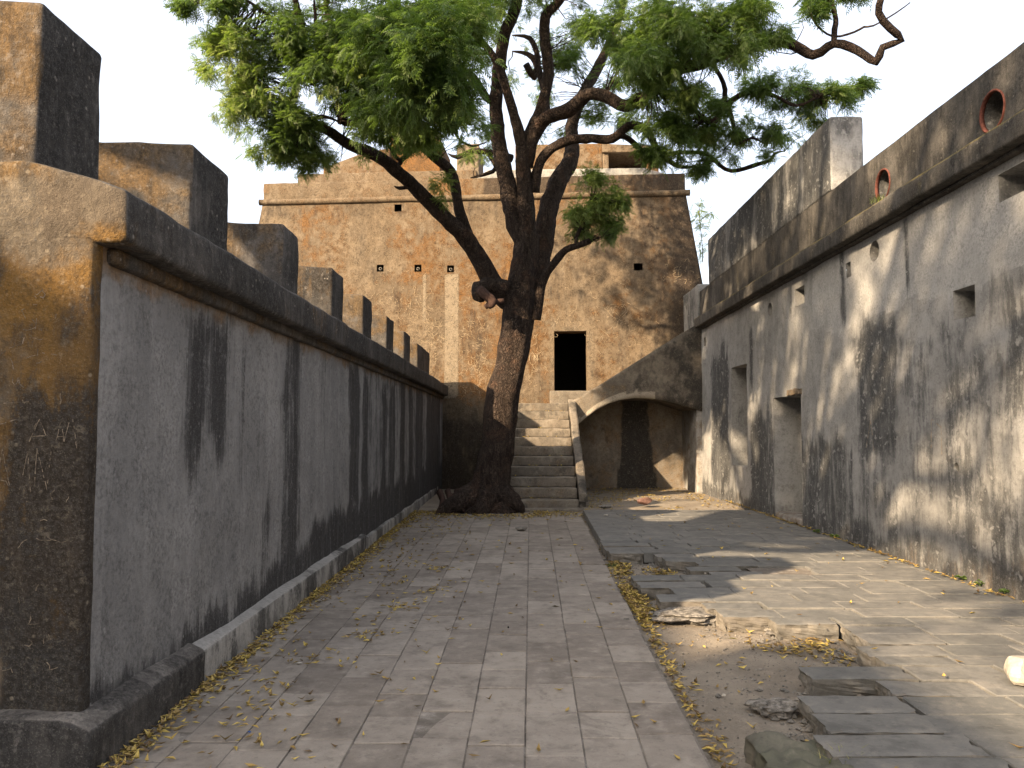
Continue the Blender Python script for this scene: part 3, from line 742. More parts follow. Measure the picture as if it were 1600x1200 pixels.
# door reveal then a dark chamber (no back to the reveal)
fsk=[p for p in me.polygons if abs(p.normal.dot(NT))<.5]
bm=bmesh.new(); bm.from_mesh(me); bmesh.ops.delete(bm,geom=[f for f in bm.faces if abs(f.normal.dot(NT))>.6 and (f.calc_center_median()-PT(a,c)).dot(NT)<-.4],context='FACES'); bm.to_mesh(me); bm.free()
set_mask(me,lambda p,n:(.15,.5,.25)); child('door_reveal', me, M_tower, tw)
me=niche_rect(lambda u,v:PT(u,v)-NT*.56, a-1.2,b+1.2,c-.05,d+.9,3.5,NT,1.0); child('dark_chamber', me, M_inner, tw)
# chamber front wall seen only from inside keeps light out
# roll moulding
def roll(z,rad,u0,u1,proud,name,seg=.15,shape_n=10):
    V=[];Fc=[]; us=frange(u0,u1,seg); n=shape_n
    for i,u in enumerate(us):
        for k in range(n+1):
            t=-math.pi/2+math.pi*k/n
            p=PT(u,z+rad*math.sin(t)*(1+.06*nz((u,0,0),1.3)))+NT*(proud+rad*math.cos(t)*(1+.12*nz((u,k,0),2.0)))
            p.z+=.012*fbm((u,0,0),.7,3,3); V.append(p)
    for i in range(len(us)-1):
        for k in range(n): Fc.append([i*(n+1)+k,(i+1)*(n+1)+k,(i+1)*(n+1)+k+1,i*(n+1)+k+1])
    Fc.append([k for k in range(n+1)][::-1]); Fc.append([(len(us)-1)*(n+1)+k for k in range(n+1)])
    return me_from(V,Fc)
me=roll(zR+.06,.085,U0-.1,U1+.12,.0,'r'); set_mask(me,lambda p,n:(.18+.6*fbm(p,.9,3,4),.35,.35)); child('roll_moulding', me, M_tower, tw)
# parapet above roll and tower mass (local box rotated)
def tbox(u0,u1,v0,v1,dep0,dep1,mask,mat,name,r=.03,seg=.15,amp=.015,label=None,shape=None):
    me=rbox(u0,u1,dep0,dep1,v0,v1,r=r,seg=seg,amp=amp,off=u0*1.7,shape=shape)
    for v in me.vertices: c=v.co; v.co=PT(c.x,c.z)-NT*c.y
    me.update(); set_mask(me,mask); return child(name,me,mat,tw,label)
pm=lambda p,n:((.12 if p.x<-1 else .75)+.5*fbm(p,.8,7,4), (.30 if p.x<-2.5 else .55)+.5*fbm(p,.6,17,3), .35 if p.x<-2 else .1)  # right part darker: the tree's shade put into the mask
tbox(U0+.0,U1-.0,zR+.10,zT,.0,1.2,pm,M_tower,'parapet')
# ledge on top of parapet, sloped roofs and little structures
def P2u(px,py): return w2u(px,py)
def tb_px(x0,x1,y0,y1,dep0,dep1,mask,mat,name,**k):
    f=1+(dep0/21.55)
    (a,v1),(b,v0)=P2u(x0,y0),P2u(x1,y1)
    a=(a+1.2)*f-1.2; 
    b=(b+1.2)*f-1.2; v1=(v1-1.6)*f+1.6; v0=(v0-1.6)*f+1.6
    return tbox(a-1.2+1.2,b,v0,v1,dep0,dep1,mask,mat,name,**k)
gm=lambda p,n:(.15+.5*fbm(p,1,5,4),.35,.35)
tb_px(462,742,272,290,.3,1.4,gm,M_tower,'roof_ledge')
def poly_px(pts,dep0,dep1,mask,mat,name):
    f=1+dep0/21.55; q=[]
    for (x,y) in pts:
        u,v=w2u(x,y); q.append(((u+1.2)*f-1.2,(v-1.6)*f+1.6))
    V=[PT(u,v)-NT*dep0 for u,v in q]+[PT(u,v)-NT*dep1 for u,v in q]; n=len(q)
    Fc=[list(range(n))]+[list(range(2*n-1,n-1,-1))]+[[i,i+n,(i+1)%n+n,(i+1)%n] for i in range(n)]
    bm=bmesh.new(); vv=[bm.verts.new(v) for v in V]
    for f_ in Fc: bm.faces.new([vv[i] for i in f_])
    bmesh.ops.recalc_face_normals(bm,faces=bm.faces)
    bmesh.ops.bevel(bm,geom=list(bm.edges),offset=.04,segments=2,profile=.6,affect='EDGES',clamp_overlap=True)
    bmesh.ops.triangulate(bm,faces=[f_ for f_ in bm.faces if len(f_.verts)>4])
    bmesh.ops.subdivide_edges(bm,edges=[e for e in bm.edges if e.calc_length()>.35],cuts=3,use_grid_fill=True)
    me=bpy.data.meshes.new('m'); bm.to_mesh(me); bm.free()
    for v in me.vertices: v.co += Vector((1,1,1))*.012*fbm(v.co,2,3,3)
    set_mask(me,mask); return child(name,me,mat,tw)
poly_px([(496,274),(496,262),(515,255),(560,238),(600,231),(600,274)],.9,3.0,lambda p,n:(.25+.5*fbm(p,1,5,4),.45,.1),M_tower,'ramp_wall')
poly_px([(598,276),(598,215),(640,210),(676,214),(676,276)],1.2,3.2,lambda p,n:(.05,.95,.1),M_tower,'turret_block')
poly_px([(700,276),(700,226),(735,224),(735,276)],1.4,2.6,lambda p,n:(.1,.3,.5),M_tower,'turret_block')
poly_px([(735,281),(758,265),(1004,262),(1047,274),(1047,281)],.35,4.5,lambda p,n:(.35,.0,.25),M_right,'sloped_roof')
poly_px([(790,270),(790,226),(926,224),(926,270)],1.6,4.0,lambda p,n:(.2,.5,.1),M_tower,'turret_block')
poly_px([(926,238),(926,224),(1016,228),(1016,238)],1.5,4.2,lambda p,n:(.2,.4,.3),M_tower,'turret_roof')
poly_px([(926,270),(926,238.3),(936,238.3),(936,270)],1.6,4.0,lambda p,n:(.1,.4,.4),M_tower,'turret_pier')
poly_px([(996,270),(996,238.3),(1014,238.3),(1014,270)],1.6,4.0,lambda p,n:(.1,.6,.3),M_tower,'turret_pier')
poly_px([(936.5,270),(936.5,238.5),(995.5,238.5),(995.5,270)],2.7,3.9,lambda p,n:(.5,.4,.0),M_tower,'turret_back')
# mass and sides of the tower (battered)
V=[]
for (z,e) in ((-.1,edge(-.1)),(zR+.1,0)):
    for (u,dep) in ((U0-e*.99,.62),(U1+e*.99,.62),(U1+e+.2,9),(U0-e-.2,9)):
        V.append(PT(u,z)-NT*dep)
    V.append(PT(U0-e,z)); V.append(PT(U1+e,z))
Fc=[[5,1+0,7+0,11],[1,2,8,7],[2,3,9,8],[3,0,6,9],[0,4,10,6],[6,7,8,9]]
me=me_from(V,Fc,False)
bm=bmesh.new(); bm.from_mesh(me); bmesh.ops.subdivide_edges(bm,edges=list(bm.edges),cuts=12,use_grid_fill=True); bm.to_mesh(me); bm.free()
set_mask(me,lambda p,n:(.3+.4*fbm(p,.7,3,4),.5,.1)); child('tower_sides', me, M_tower, tw)

# ------------------------------------------------------------------ STEPS UP TO THE TOWER DOOR
sf = thing('stone_steps', 'flight of eleven worn stone steps rising to the tower door beside the tree', 'steps', (.5,16,0))
SX0,SX1=-.30,1.20
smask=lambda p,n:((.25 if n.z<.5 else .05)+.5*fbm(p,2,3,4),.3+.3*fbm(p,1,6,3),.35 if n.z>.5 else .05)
for k in range(11):
    y0=16.0+.34*k; z1=.205*(k+1); w1=SX1
    me=rbox(SX0-(.05 if k==0 else 0),w1-.02,y0,(19.45 if k<10 else 21.6) if k<10 else 21.35,z1-.20 if k else -.1,z1,r=.018,seg=.12,amp=.014,sc=4,off=k*2.3,skip=('-z',))
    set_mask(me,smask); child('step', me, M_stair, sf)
me=rbox(.05,1.28,15.66,15.98,-.1,.055,r=.02,seg=.08,amp=.016,off=2,skip=('-z',)); set_mask(me,smask); child('step', me, M_stair, sf,'low broken foot stone')
# door step
me=rbox(.80,2.02,21.0,21.45,2.2,2.64,r=.03,seg=.1,amp=.015,off=3); set_mask(me,smask); child('door_step', me, M_stair, sf)
# sloping side coping on the right of the flight
def slope_beam(x0,x1,pts,th,name,mat,mask,parent,label=None,skirt=None):
    V=[];Fc=[]; prev=None; n=0
    ring=[(x0,-th),(x0,-.02),(x0+.03,0),(x1-.03,0),(x1,-.02),(x1,-th)]
    P_=[]
    for i in range(len(pts)-1):
        (ya,za),(yb,zb)=pts[i],pts[i+1]; m=max(1,round(math.hypot(yb-ya,zb-za)/.12))
        for j in range(m): P_.append((ya+(yb-ya)*j/m,za+(zb-za)*j/m))
    P_.append(pts[-1])
    for (y,z) in P_:
        for (x,dz) in ring:
            p=Vector((x,y,z+dz)); p+=Vector((nz(p,3),0,nz(p,3,5)))*.015; V.append(p)
    k=len(ring)
    for i in range(len(P_)-1):
        for j in range(k): Fc.append([i*k+j,(i+1)*k+j,(i+1)*k+(j+1)%k,i*k+(j+1)%k])
    Fc.append(list(range(k))); Fc.append([(len(P_)-1)*k+j for j in range(k)][::-1])
    me=me_from(V,Fc); 
    bm=bmesh.new(); bm.from_mesh(me); bmesh.ops.recalc_face_normals(bm,faces=bm.faces); bm.to_mesh(me); bm.free()
    for p in me.polygons: p.use_smooth=False
    set_mask(me,mask); return child(name,me,mat,parent,label)
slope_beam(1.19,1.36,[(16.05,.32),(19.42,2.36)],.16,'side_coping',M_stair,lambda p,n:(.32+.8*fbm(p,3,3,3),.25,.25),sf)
V=[(1.202,16.1,-.1),(1.202,19.4,-.1),(1.202,19.4,2.24),(1.202,16.1,.2)]; V+=[(1.335,y,z) for (_,y,z) in V]
me=me_from(V,[[0,1,2,3],[7,6,5,4],[0,3,7,4],[1,5,6,2],[3,2,6,7]],False)
bm=bmesh.new(); bm.from_mesh(me); bmesh.ops.subdivide_edges(bm,edges=list(bm.edges),cuts=12,use_grid_fill=True); bm.to_mesh(me); bm.free()
set_mask(me,lambda p,n:(.5,.3,.1)); child('side_wall', me, M_stair, sf)
# supporting block under the landing
me=rbox(-.30,1.33,19.5,21.5,-.1,2.03,r=.02,seg=.2,amp=.01,off=2,skip=('-z',)); set_mask(me,lambda p,n:(.4,.3,.1)); child('landing_block', me, M_stair, sf)

# ------------------------------------------------------------------ SECOND FLIGHT ON ITS ARCH
af = thing('arched_stair', 'stair parapet climbing right over a shallow plastered arch', 'steps', (2.9,20,0))
YF=19.32
top=[at(x,y,YF) for x,y in ((889,629),(912,617),(1000,562),(1060,524),(1088,507),(1097,503))]
arch_px=[(1097,643),(1092,641),(1075,636),(1060,631.5),(1040,626),(1015,622),(993,621.5),(970,624.5),(950,631),(932,640),(915,653),(902,664),(896,670)]
bot=[at(x,y,YF) for x,y in arch_px]
left_=[at(888,668,YF)]
def arch_solid(y0,y1,drop,name,mask,mat):
    prof_top=[Vector((p.x,0,p.z-drop)) for p in top]; 
    xs=frange(top[0].x+.02,4.60,.07)
    def zt(x):
        for a,b in zip(prof_top,prof_top[1:]):
            if a.x<=x<=b.x: return a.z+(b.z-a.z)*(x-a.x)/(b.x-a.x)
        return prof_top[-1].z if x>prof_top[-1].x else prof_top[0].z
    bb=sorted([(p.x,p.z) for p in bot])
    def zb(x):
        for a,b in zip(bb,bb[1:]):
            if a[0]<=x<=b[0]: return a[1]+(b[1]-a[1])*(x-a[0])/(b[0]-a[0])
        return bb[0][1] if x<bb[0][0] else bb[-1][1]
    ny=max(1,round((y1-y0)/.15)); nzv=10; V=[]; Fc=[]
    ids={}
    def vid(i,j,k):  # i along x, j vertical 0..nzv, k depth 0..ny
        key=(i,j,k)
        if key not in ids:
            x=xs[i]; b=zb(x); t=max(b+.04,zt(x)); p=Vector((x,y0+(y1-y0)*k/ny,b+(t-b)*j/nzv))
            n=fbm(p,2.2,4,3)*.02; p=p+Vector((0,n if k==0 else 0, n*.7)); ids[key]=len(V); V.append(p)
        return ids[key]
    I=len(xs)-1
    for i in range(I):
        for j in range(nzv):
            Fc.append([vid(i,j,0),vid(i+1,j,0),vid(i+1,j+1,0),vid(i,j+1,0)])
            Fc.append([vid(i,j,ny),vid(i,j+1,ny),vid(i+1,j+1,ny),vid(i+1,j,ny)])
        for k in range(ny):
            Fc.append([vid(i,0,k),vid(i,0,k+1),vid(i+1,0,k+1),vid(i+1,0,k)])
            Fc.append([vid(i,nzv,k),vid(i+1,nzv,k),vid(i+1,nzv,k+1),vid(i,nzv,k+1)])
    for j in range(nzv):
        for k in range(ny):
            Fc.append([vid(0,j,k),vid(0,j+1,k),vid(0,j+1,k+1),vid(0,j,k+1)])
    me=me_from(V,Fc); 
    for p in me.polygons: p.use_smooth = False if abs(p.normal.z)>.5 else True
    set_mask(me,mask); return child(name,me,mat,af)
def am(p,n):
    n1=fbm(p,1.6,3,4); 
    d=.12+.5*max(0,(p.x-2.3)/2)+.6*n1; pale=0
    # pale band hugging the arch
    for a,b in zip(bot,bot[1:]):
        if b.x<=p.x<=a.x:
            zz=b.z+(a.z-b.z)*(p.x-b.x)/max(1e-6,(a.x-b.x)); 
            if p.z-zz<.16+.14*n1 and p.x<3.3: pale=.9; d*=.3
    return (max(0,min(1,d)),.40 if p.x<2.6 else .1,pale)
arch_solid(YF,19.66,0,'stair_parapet',am,M_stair)
arch_solid(19.661,21.5,.55,'vault',lambda p,n:(.5,.1,.0),M_stair)
# recess back wall with its dark chute
P_=lambda u,v: Vector((u,21.05,v))
vl,fs=panel(frange(1.33,4.45,.1),frange(-.1,2.6,.1),P_,[],[],amp=.02,sc=1,off=7)
me=me_from(vl,fs)
cx0,cx1=at(974,700,21.05).x,at(1012,700,21.05).x
def rb(p,n):
    n1=fbm(p,1.3,5,4); d=.12+.5*n1
    spread=.16*max(0,1.6-p.z)
    d=max(d,1.5*band(p.x+.08*n1,cx0-spread*.6,cx1+spread,.12))
    return (max(0,min(1.4,d)),.45+.5*n1,.15)
set_mask(me,rb); child('recess_back', me, M_stair, af)
# right jamb of the recess
me=rbox(4.30,4.50,19.36,21.1,-.1,2.16,r=.02,seg=.12,amp=.015,off=4,skip=('-z','+x')); set_mask(me,lambda p,n:(.2+.5*fbm(p,1.5,3,4),.45,.25)); child('recess_jamb', me, M_right, af)

# ------------------------------------------------------------------ TREES
def tube(path, rad, sides=14, seg=.12, wob=.0, flare=None, seed=0, bumpy=.10):
    """tapered limb along smoothed points"""
    pts=[Vector(p) for p in path]; P=[];Rr=[]
    n=len(pts)
    for i in range(n-1):
        p0=pts[max(0,i-1)];p1=pts[i];p2=pts[i+1];p3=pts[min(n-1,i+2)]
        m=max(2,round((p2-p1).length/seg))
        for j in range(m):
            t=j/m; a=.5*((2*p1)+(p2-p0)*t+(2*p0-5*p1+4*p2-p3)*t*t+(3*p1-p0-3*p2+p3)*t**3)
            P.append(a);Rr.append(rad[i]+(rad[i+1]-rad[i])*t)
    P.append(pts[-1]);Rr.append(rad[-1])
    V=[];Fc=[]; up=Vector((.13,1,.07)).normalized()
    for i,(p,r) in enumerate(zip(P,Rr)):
        T=(P[min(i+1,len(P)-1)]-P[max(0,i-1)]).normalized()
        up=(up-T*up.dot(T)).normalized(); B=T.cross(up)
        for k in range(sides):
            a=2*math.pi*k/sides; d=up*math.cos(a)+B*math.sin(a)
            q=p+d*r
            rr=r*(1+bumpy*1.8*fbm(q,1.3/max(.08,r)**.5,seed,3)+bumpy*.5*noise.noise(Vector((math.cos(a)*2.5,math.sin(a)*2.5,i*.05+seed))))
            if flare: rr*=flare(p,a)
            V.append(p+d*rr)
    for i in range(len(P)-1):
        for k in range(sides):
            k2=(k+1)%sides; Fc.append([i*sides+k,i*sides+k2,(i+1)*sides+k2,(i+1)*sides+k])
    Fc.append([k for k in range(sides)][::-1]); Fc.append([(len(P)-1)*sides+k for k in range(sides)])
    return V,Fc,P
TPATHS=[]   # sampled wood points for twigs
def limb(name, px, parent, label=None, sides=12, seed=0, mat=M_bark, bumpy=.17, rscale=1.0, flare=None):
    """px: list of (x, y, distance, radius in photo pixels) measured on the photo"""
    path=[at(x,y,d) for x,y,d,r in px]; rad=[r*d/F*rscale for x,y,d,r in px]
    V,Fc,P=tube(path,rad,sides,seed=seed,bumpy=bumpy,flare=flare)
    me=me_from(V,Fc); TPATHS.extend([(Vector(p),max(.02,rad[0]*.3)) for p in P[len(P)//4:]])
    return child(name,me,mat,parent,label)

tree = thing('neem_tree', 'big old neem tree with dark leaning trunk growing beside the steps', 'tree', (-.55,16.2,0))
def flare(p,a):
    h=max(0,p.z); 
    return 1+ .38*math.exp(-h/.22)*(.75+.45*math.sin(3*a+.7)+.25*math.sin(5*a))+.05*math.sin(4*a+h*1.4)
limb('trunk',[(764,812,15.9,43),(765,795,15.9,38),(767,760,15.95,29),(771,732,16,27),(777,697,16,25.5),(782,650,16,26.5),(787,610,16,26.5),(797,575,16,26),(804,540,16,25.5),(810,500,16,25.5),(813,465,16,25),(818,430,16,22),(822,395,16,20),(826,365,16,18)],tree,sides=30,seed=1,flare=flare,bumpy=.09)
LIMBS=[
 # left long limb
 ([(812,480,16,20),(785,462,15.95,21),(762,430,15.8,19),(745,395,15.7,17),(722,365,15.5,17),(697,342,15.3,15),(647,292,15,13.5),(606,255,14.6,12.5),(575,237,14.3,12),(550,229,14,11),(512,204,13.6,9.5),(475,187,13.3,9),(456,168,13.1,8),(464,127,12.9,7),(470,90,12.8,7),(475,56,12.6,6.5),(466,20,12.4,6),(455,-30,12.2,5)],2),
 ([(735,380,15.6,12),(722,345,15.5,12),(714,310,15.4,11),(704,268,15.2,10.5),(676,243,15,10),(644,211,14.7,9.5),(617,190,14.4,9),(587,167,14.1,8),(560,130,13.8,7),(530,70,13.5,6),(512,20,13.3,5),(500,-60,13,4)],3),
 # stem 1
 ([(826,395,16,20),(806,350,16,19),(795,300,16,17),(783,242,15.9,15.5),(776,190,15.8,14),(775,150,15.7,13),(782,90,15.6,12),(790,50,15.5,12),(806,10,15.4,11),(815,-60,15.2,10),(830,-180,15,8),(840,-320,15,5)],4),
 # stem 2
 ([(826,380,16,20),(822,330,15.9,17),(818,270,15.8,15),(815,225,15.7,13),(803,180,15.5,10),(790,135,15.3,9),(778,100,15.1,9),(765,80,15,7),(740,50,14.8,6),(715,20,14.5,5)],5),
 ([(816,240,15.75,13),(832,200,15.75,12),(848,165,15.7,11.5),(857,110,15.6,11),(851,60,15.5,10.5),(853,25,15.4,10),(875,0,15.3,8.5),(905,-60,15,7),(930,-180,14.8,5)],6),
 # great right limb
 ([(822,260,15.8,14),(833,215,15.7,14),(853,186,15.5,14),(889,171,15.3,14.5),(918,148,15.1,13),(945,150,14.9,12),(975,166,14.7,12),(1003,152,14.4,11.5),(1031,137,14.2,11),(1060,110,13.9,11),(1100,98,13.6,11.5),(1137,82,13.2,10.5),(1174,74,12.9,9.5),(1226,66,12.6,10),(1271,86,12.3,9),(1304,68,12,8.5),(1340,79,11.8,8),(1369,97,11.6,8),(1379,74,11.5,7),(1409,63,11.4,6.5),(1391,44,11.3,8),(1373,20,11.2,7.5),(1379,-10,11.1,6.5),(1400,-80,11,5)],7),
 ([(1303,70,12,6),(1304,45,12,6),(1306,30,12,5.5),(1299,0,11.9,4.5),(1290,-60,11.8,3)],8),
 # right back stem
 ([(838,450,16.1,18),(843,410,16.2,21),(850,370,16.3,21),(856,330,16.4,20),(872,285,16.6,18),(892,250,16.9,16),(893,215,17.2,13),(895,190,17.4,12),(912,146,17.7,11),(934,106,18,10),(955,60,18.2,8),(975,0,18.5,7),(990,-120,19,5)],9),
 ([(835,300,15.9,11),(841,262,15.8,10),(857,236,15.7,10),(887,220,15.6,9.5),(925,216,15.5,9),(957,217,15.4,9),(982,197,15.3,8),(1007,200,15.3,7.5),(1022,225,15.3,7),(1037,246,15.3,5),(1064,261,15.3,4),(1100,259,15.3,3)],10),
 ([(955,214,15.4,6),(975,213,15.5,5.5),(1000,232,15.6,5),(1020,252,15.7,4.5),(1050,240,15.7,4),(1100,240,15.6,4),(1133,264,15.5,4),(1153,266,15.4,4.5),(1186,256,15.2,4),(1205,250,15.1,3.5),(1210,240,15,3),(1224,236,15,2)],11),
 ([(1060,118,13.9,6),(1085,170,14,5),(1113,191,14.2,6),(1137,162,14.2,6),(1174,142,14.2,5),(1210,150,14.2,4),(1245,165,14.1,3),(1280,150,14,2.5)],12),
 ([(1128,172,14.2,5),(1133,140,14.1,5),(1120,110,14,4),(1105,98,13.8,4)],13),
 ([(1137,162,14.2,4),(1145,190,14.2,4),(1152,225,14.2,3.5),(1175,215,14.2,3),(1195,225,14.2,2)],14),
 # low right shoot
 ([(838,500,15.8,9),(842,470,15.75,9),(846,445,15.7,9),(855,425,15.6,8.5),(868,408,15.5,7.5),(884,390,15.4,7),(902,384,15.3,6),(922,376,15.2,6)],15),
 ([(900,385,15.35,5),(903,365,15.3,4),(915,340,15.3,3.5),(925,310,15.3,3)],16),
 # back-lit horizontal branch
 ([(800,248,16.6,8),(775,240,16.7,6),(740,236,16.8,5.5),(715,246,16.9,4.5),(700,240,17,4)],17),
 ([(762,238,16.7,5),(775,262,16.7,4.5),(760,272,16.7,4),(735,278,16.7,3)],18),
 ([(780,165,15.75,8),(760,152,15.6,8),(740,120,15.4,7),(722,108,15.3,6),(700,100,15.2,5)],19),
 ([(790,108,15.5,6),(770,85,15.4,5),(745,82,15.2,5),(720,95,15,4)],20),
 ([(822,100,15.9,7),(835,120,16.1,7),(840,90,16.2,6),(828,60,16.3,5),(800,55,16.4,4)],21),
 ([(855,180,16,7),(850,140,16.3,7),(832,90,16.5,6),(800,80,16.6,4)],22),
 ([(622,192,14.45,7),(640,232,14.6,6),(624,250,14.7,4.5),(605,225,14.6,4),(585,222,14.5,3)],23),
 ([(620,262,14.8,5),(632,245,14.8,4.5),(648,225,14.8,4)],24),
 ([(455,172,13.1,6),(478,188,13,5),(505,182,12.9,4),(530,190,12.8,3)],25),
 ([(472,80,12.75,5),(440,40,12.7,4),(400,10,12.6,3.5),(370,-10,12.5,3)],26),
 ([(470,95,12.8,5),(490,130,12.7,6),(500,100,12.6,7),(495,60,12.6,5),(490,-10,12.5,4)],27),
 ([(1262,8,12.2,2),(1275,38,12.1,2),(1302,57,12,2.2),(1335,50,11.9,2.2),(1350,42,11.9,2),(1365,40,11.8,1.8),(1400,20,11.8,1.6),(1422,4,11.8,1.2)],29),
 ([(700,180,15,3),(715,215,15.4,2.5),(738,228,15.6,2),(760,222,15.8,1.5)],30),
 ([(690,170,15,2.5),(735,180,15.5,2),(765,200,15.8,2)],31),
 ([(640,292,14.9,4),(624,294,14.85,4),(616,291,14.8,3)],28),
]
for px,sd in LIMBS:
    if px[-1][3]<=4.6 and px[-1][1]>-70: px=px[:-1]+[px[-1][:3]+(1.0,)]
    limb('branch',px,tree,rscale=.80,seed=sd*1.7,sides=14 if px[0][3]>10 else 9)
# broken stub on the left fork with torn brown end
limb('broken_stub',[(790,455,15.8,16),(768,445,15.7,13),(750,450,15.5,11),(748,463,15.4,9),(756,466,15.35,7)],tree,'broken off stub with torn brown wood',seed=60,bumpy=.3)
limb('broken_stub',[(748,452,15.3,6),(760,462,15.2,8),(770,472,15.15,7),(764,480,15.1,4)],tree,seed=61,bumpy=.45,mat=M_root)
limb('twig',[(758,480,15.2,4),(772,472,15.2,4),(788,470,15.2,4)],tree,seed=62,bumpy=.25,mat=M_root)
# surface roots
for i,(q) in enumerate([[(745,770,15.7,22),(715,785,15.4,16),(694,795,15.3,10),(684,806,15.2,5)],[(790,775,15.7,18),(808,788,15.5,10),(818,800,15.4,4)],[(760,780,15.6,24),(752,796,15.4,14),(745,806,15.3,6)]]):
    limb('root',q,tree,seed=70+i,bumpy=.2)
for i in range(9):
    x=690+rnd.uniform(-8,35); 
    limb('root',[(x,772+rnd.uniform(-6,8),15.55,5),(x+rnd.uniform(-12,12),782,15.4,5),(x+rnd.uniform(-16,10),800+rnd.uniform(-4,4),15.3,2)],tree,seed=80+i,bumpy=.3,mat=M_root,sides=7)

# --- foliage: pinnate fronds gathered in sprigs
def frond_template():
    V=[];Fc=[];
    L=.16; npair=5
    lf=[]
    for i in range(npair):
        s=.25+.70*i/(npair-1)
        for side in (-1,1): lf.append((s*L, side, .060*(1-.22*abs(i-2)/2)))
    lf.append((L,0,.06))
    for (x,side,ll) in lf:
        ang = side*R(58) if side else 0
        dx,dy=math.cos(ang),math.sin(ang); wx,wy=-dy,dx; w=.0088
        z0=-.35*x*x*3
        a=(x,0,z0); b=(x+dx*ll*.45+wx*w,dy*ll*.45+wy*w,z0-.004); c=(x+dx*ll*.95,dy*ll,z0-.028); d=(x+dx*ll*.45-wx*w,dy*ll*.45-wy*w,z0-.004)
        k=len(V); V+= [a,b,c,d]; Fc.append((k,k+1,k+2,k+3))
    return np.array(V,dtype=np.float32),np.array(Fc,dtype=np.int32)
FV,FF=frond_template()
def fronds_mesh(base, direc, size, tone, lt=None):
    """base (n,3) direc (n,3) size(n) tone(n)"""
    n=len(base); d=direc/np.linalg.norm(direc,axis=1,keepdims=True)
    up=np.tile(np.array([0,0,1.0]),(n,1))+nr.normal(0,.45,(n,3)); s=np.cross(up,d); s/=np.linalg.norm(s,axis=1,keepdims=True)+1e-6
    u=np.cross(d,s)
    tv=FV[None]*size[:,None,None]
    V=base[:,None,:]+tv[...,0:1]*d[:,None,:]+tv[...,1:2]*s[:,None,:]+tv[...,2:3]*u[:,None,:]
    V[...,2]-= (tv[...,0]**2)*.9
    V=V.reshape(-1,3).astype(np.float32)
    Fc=(FF[None]+ (np.arange(n)*len(FV))[:,None,None]).reshape(-1,4)
    me=bpy.data.meshes.new('crown'); me.vertices.add(len(V)); me.vertices.foreach_set('co',V.ravel())
    nf=len(Fc); me.loops.add(nf*4); me.polygons.add(nf)
    me.loops.foreach_set('vertex_index',Fc.ravel().astype(np.int32)); me.polygons.foreach_set('loop_start',np.arange(nf,dtype=np.int32)*4)
    me.polygons.foreach_set('loop_total',np.full(nf,4,dtype=np.int32)); me.update(); me.validate()
    at_=me.attributes.new('tone','FLOAT','POINT'); at_.data.foreach_set('value',np.repeat(tone,len(FV)).astype(np.float32))
    return me
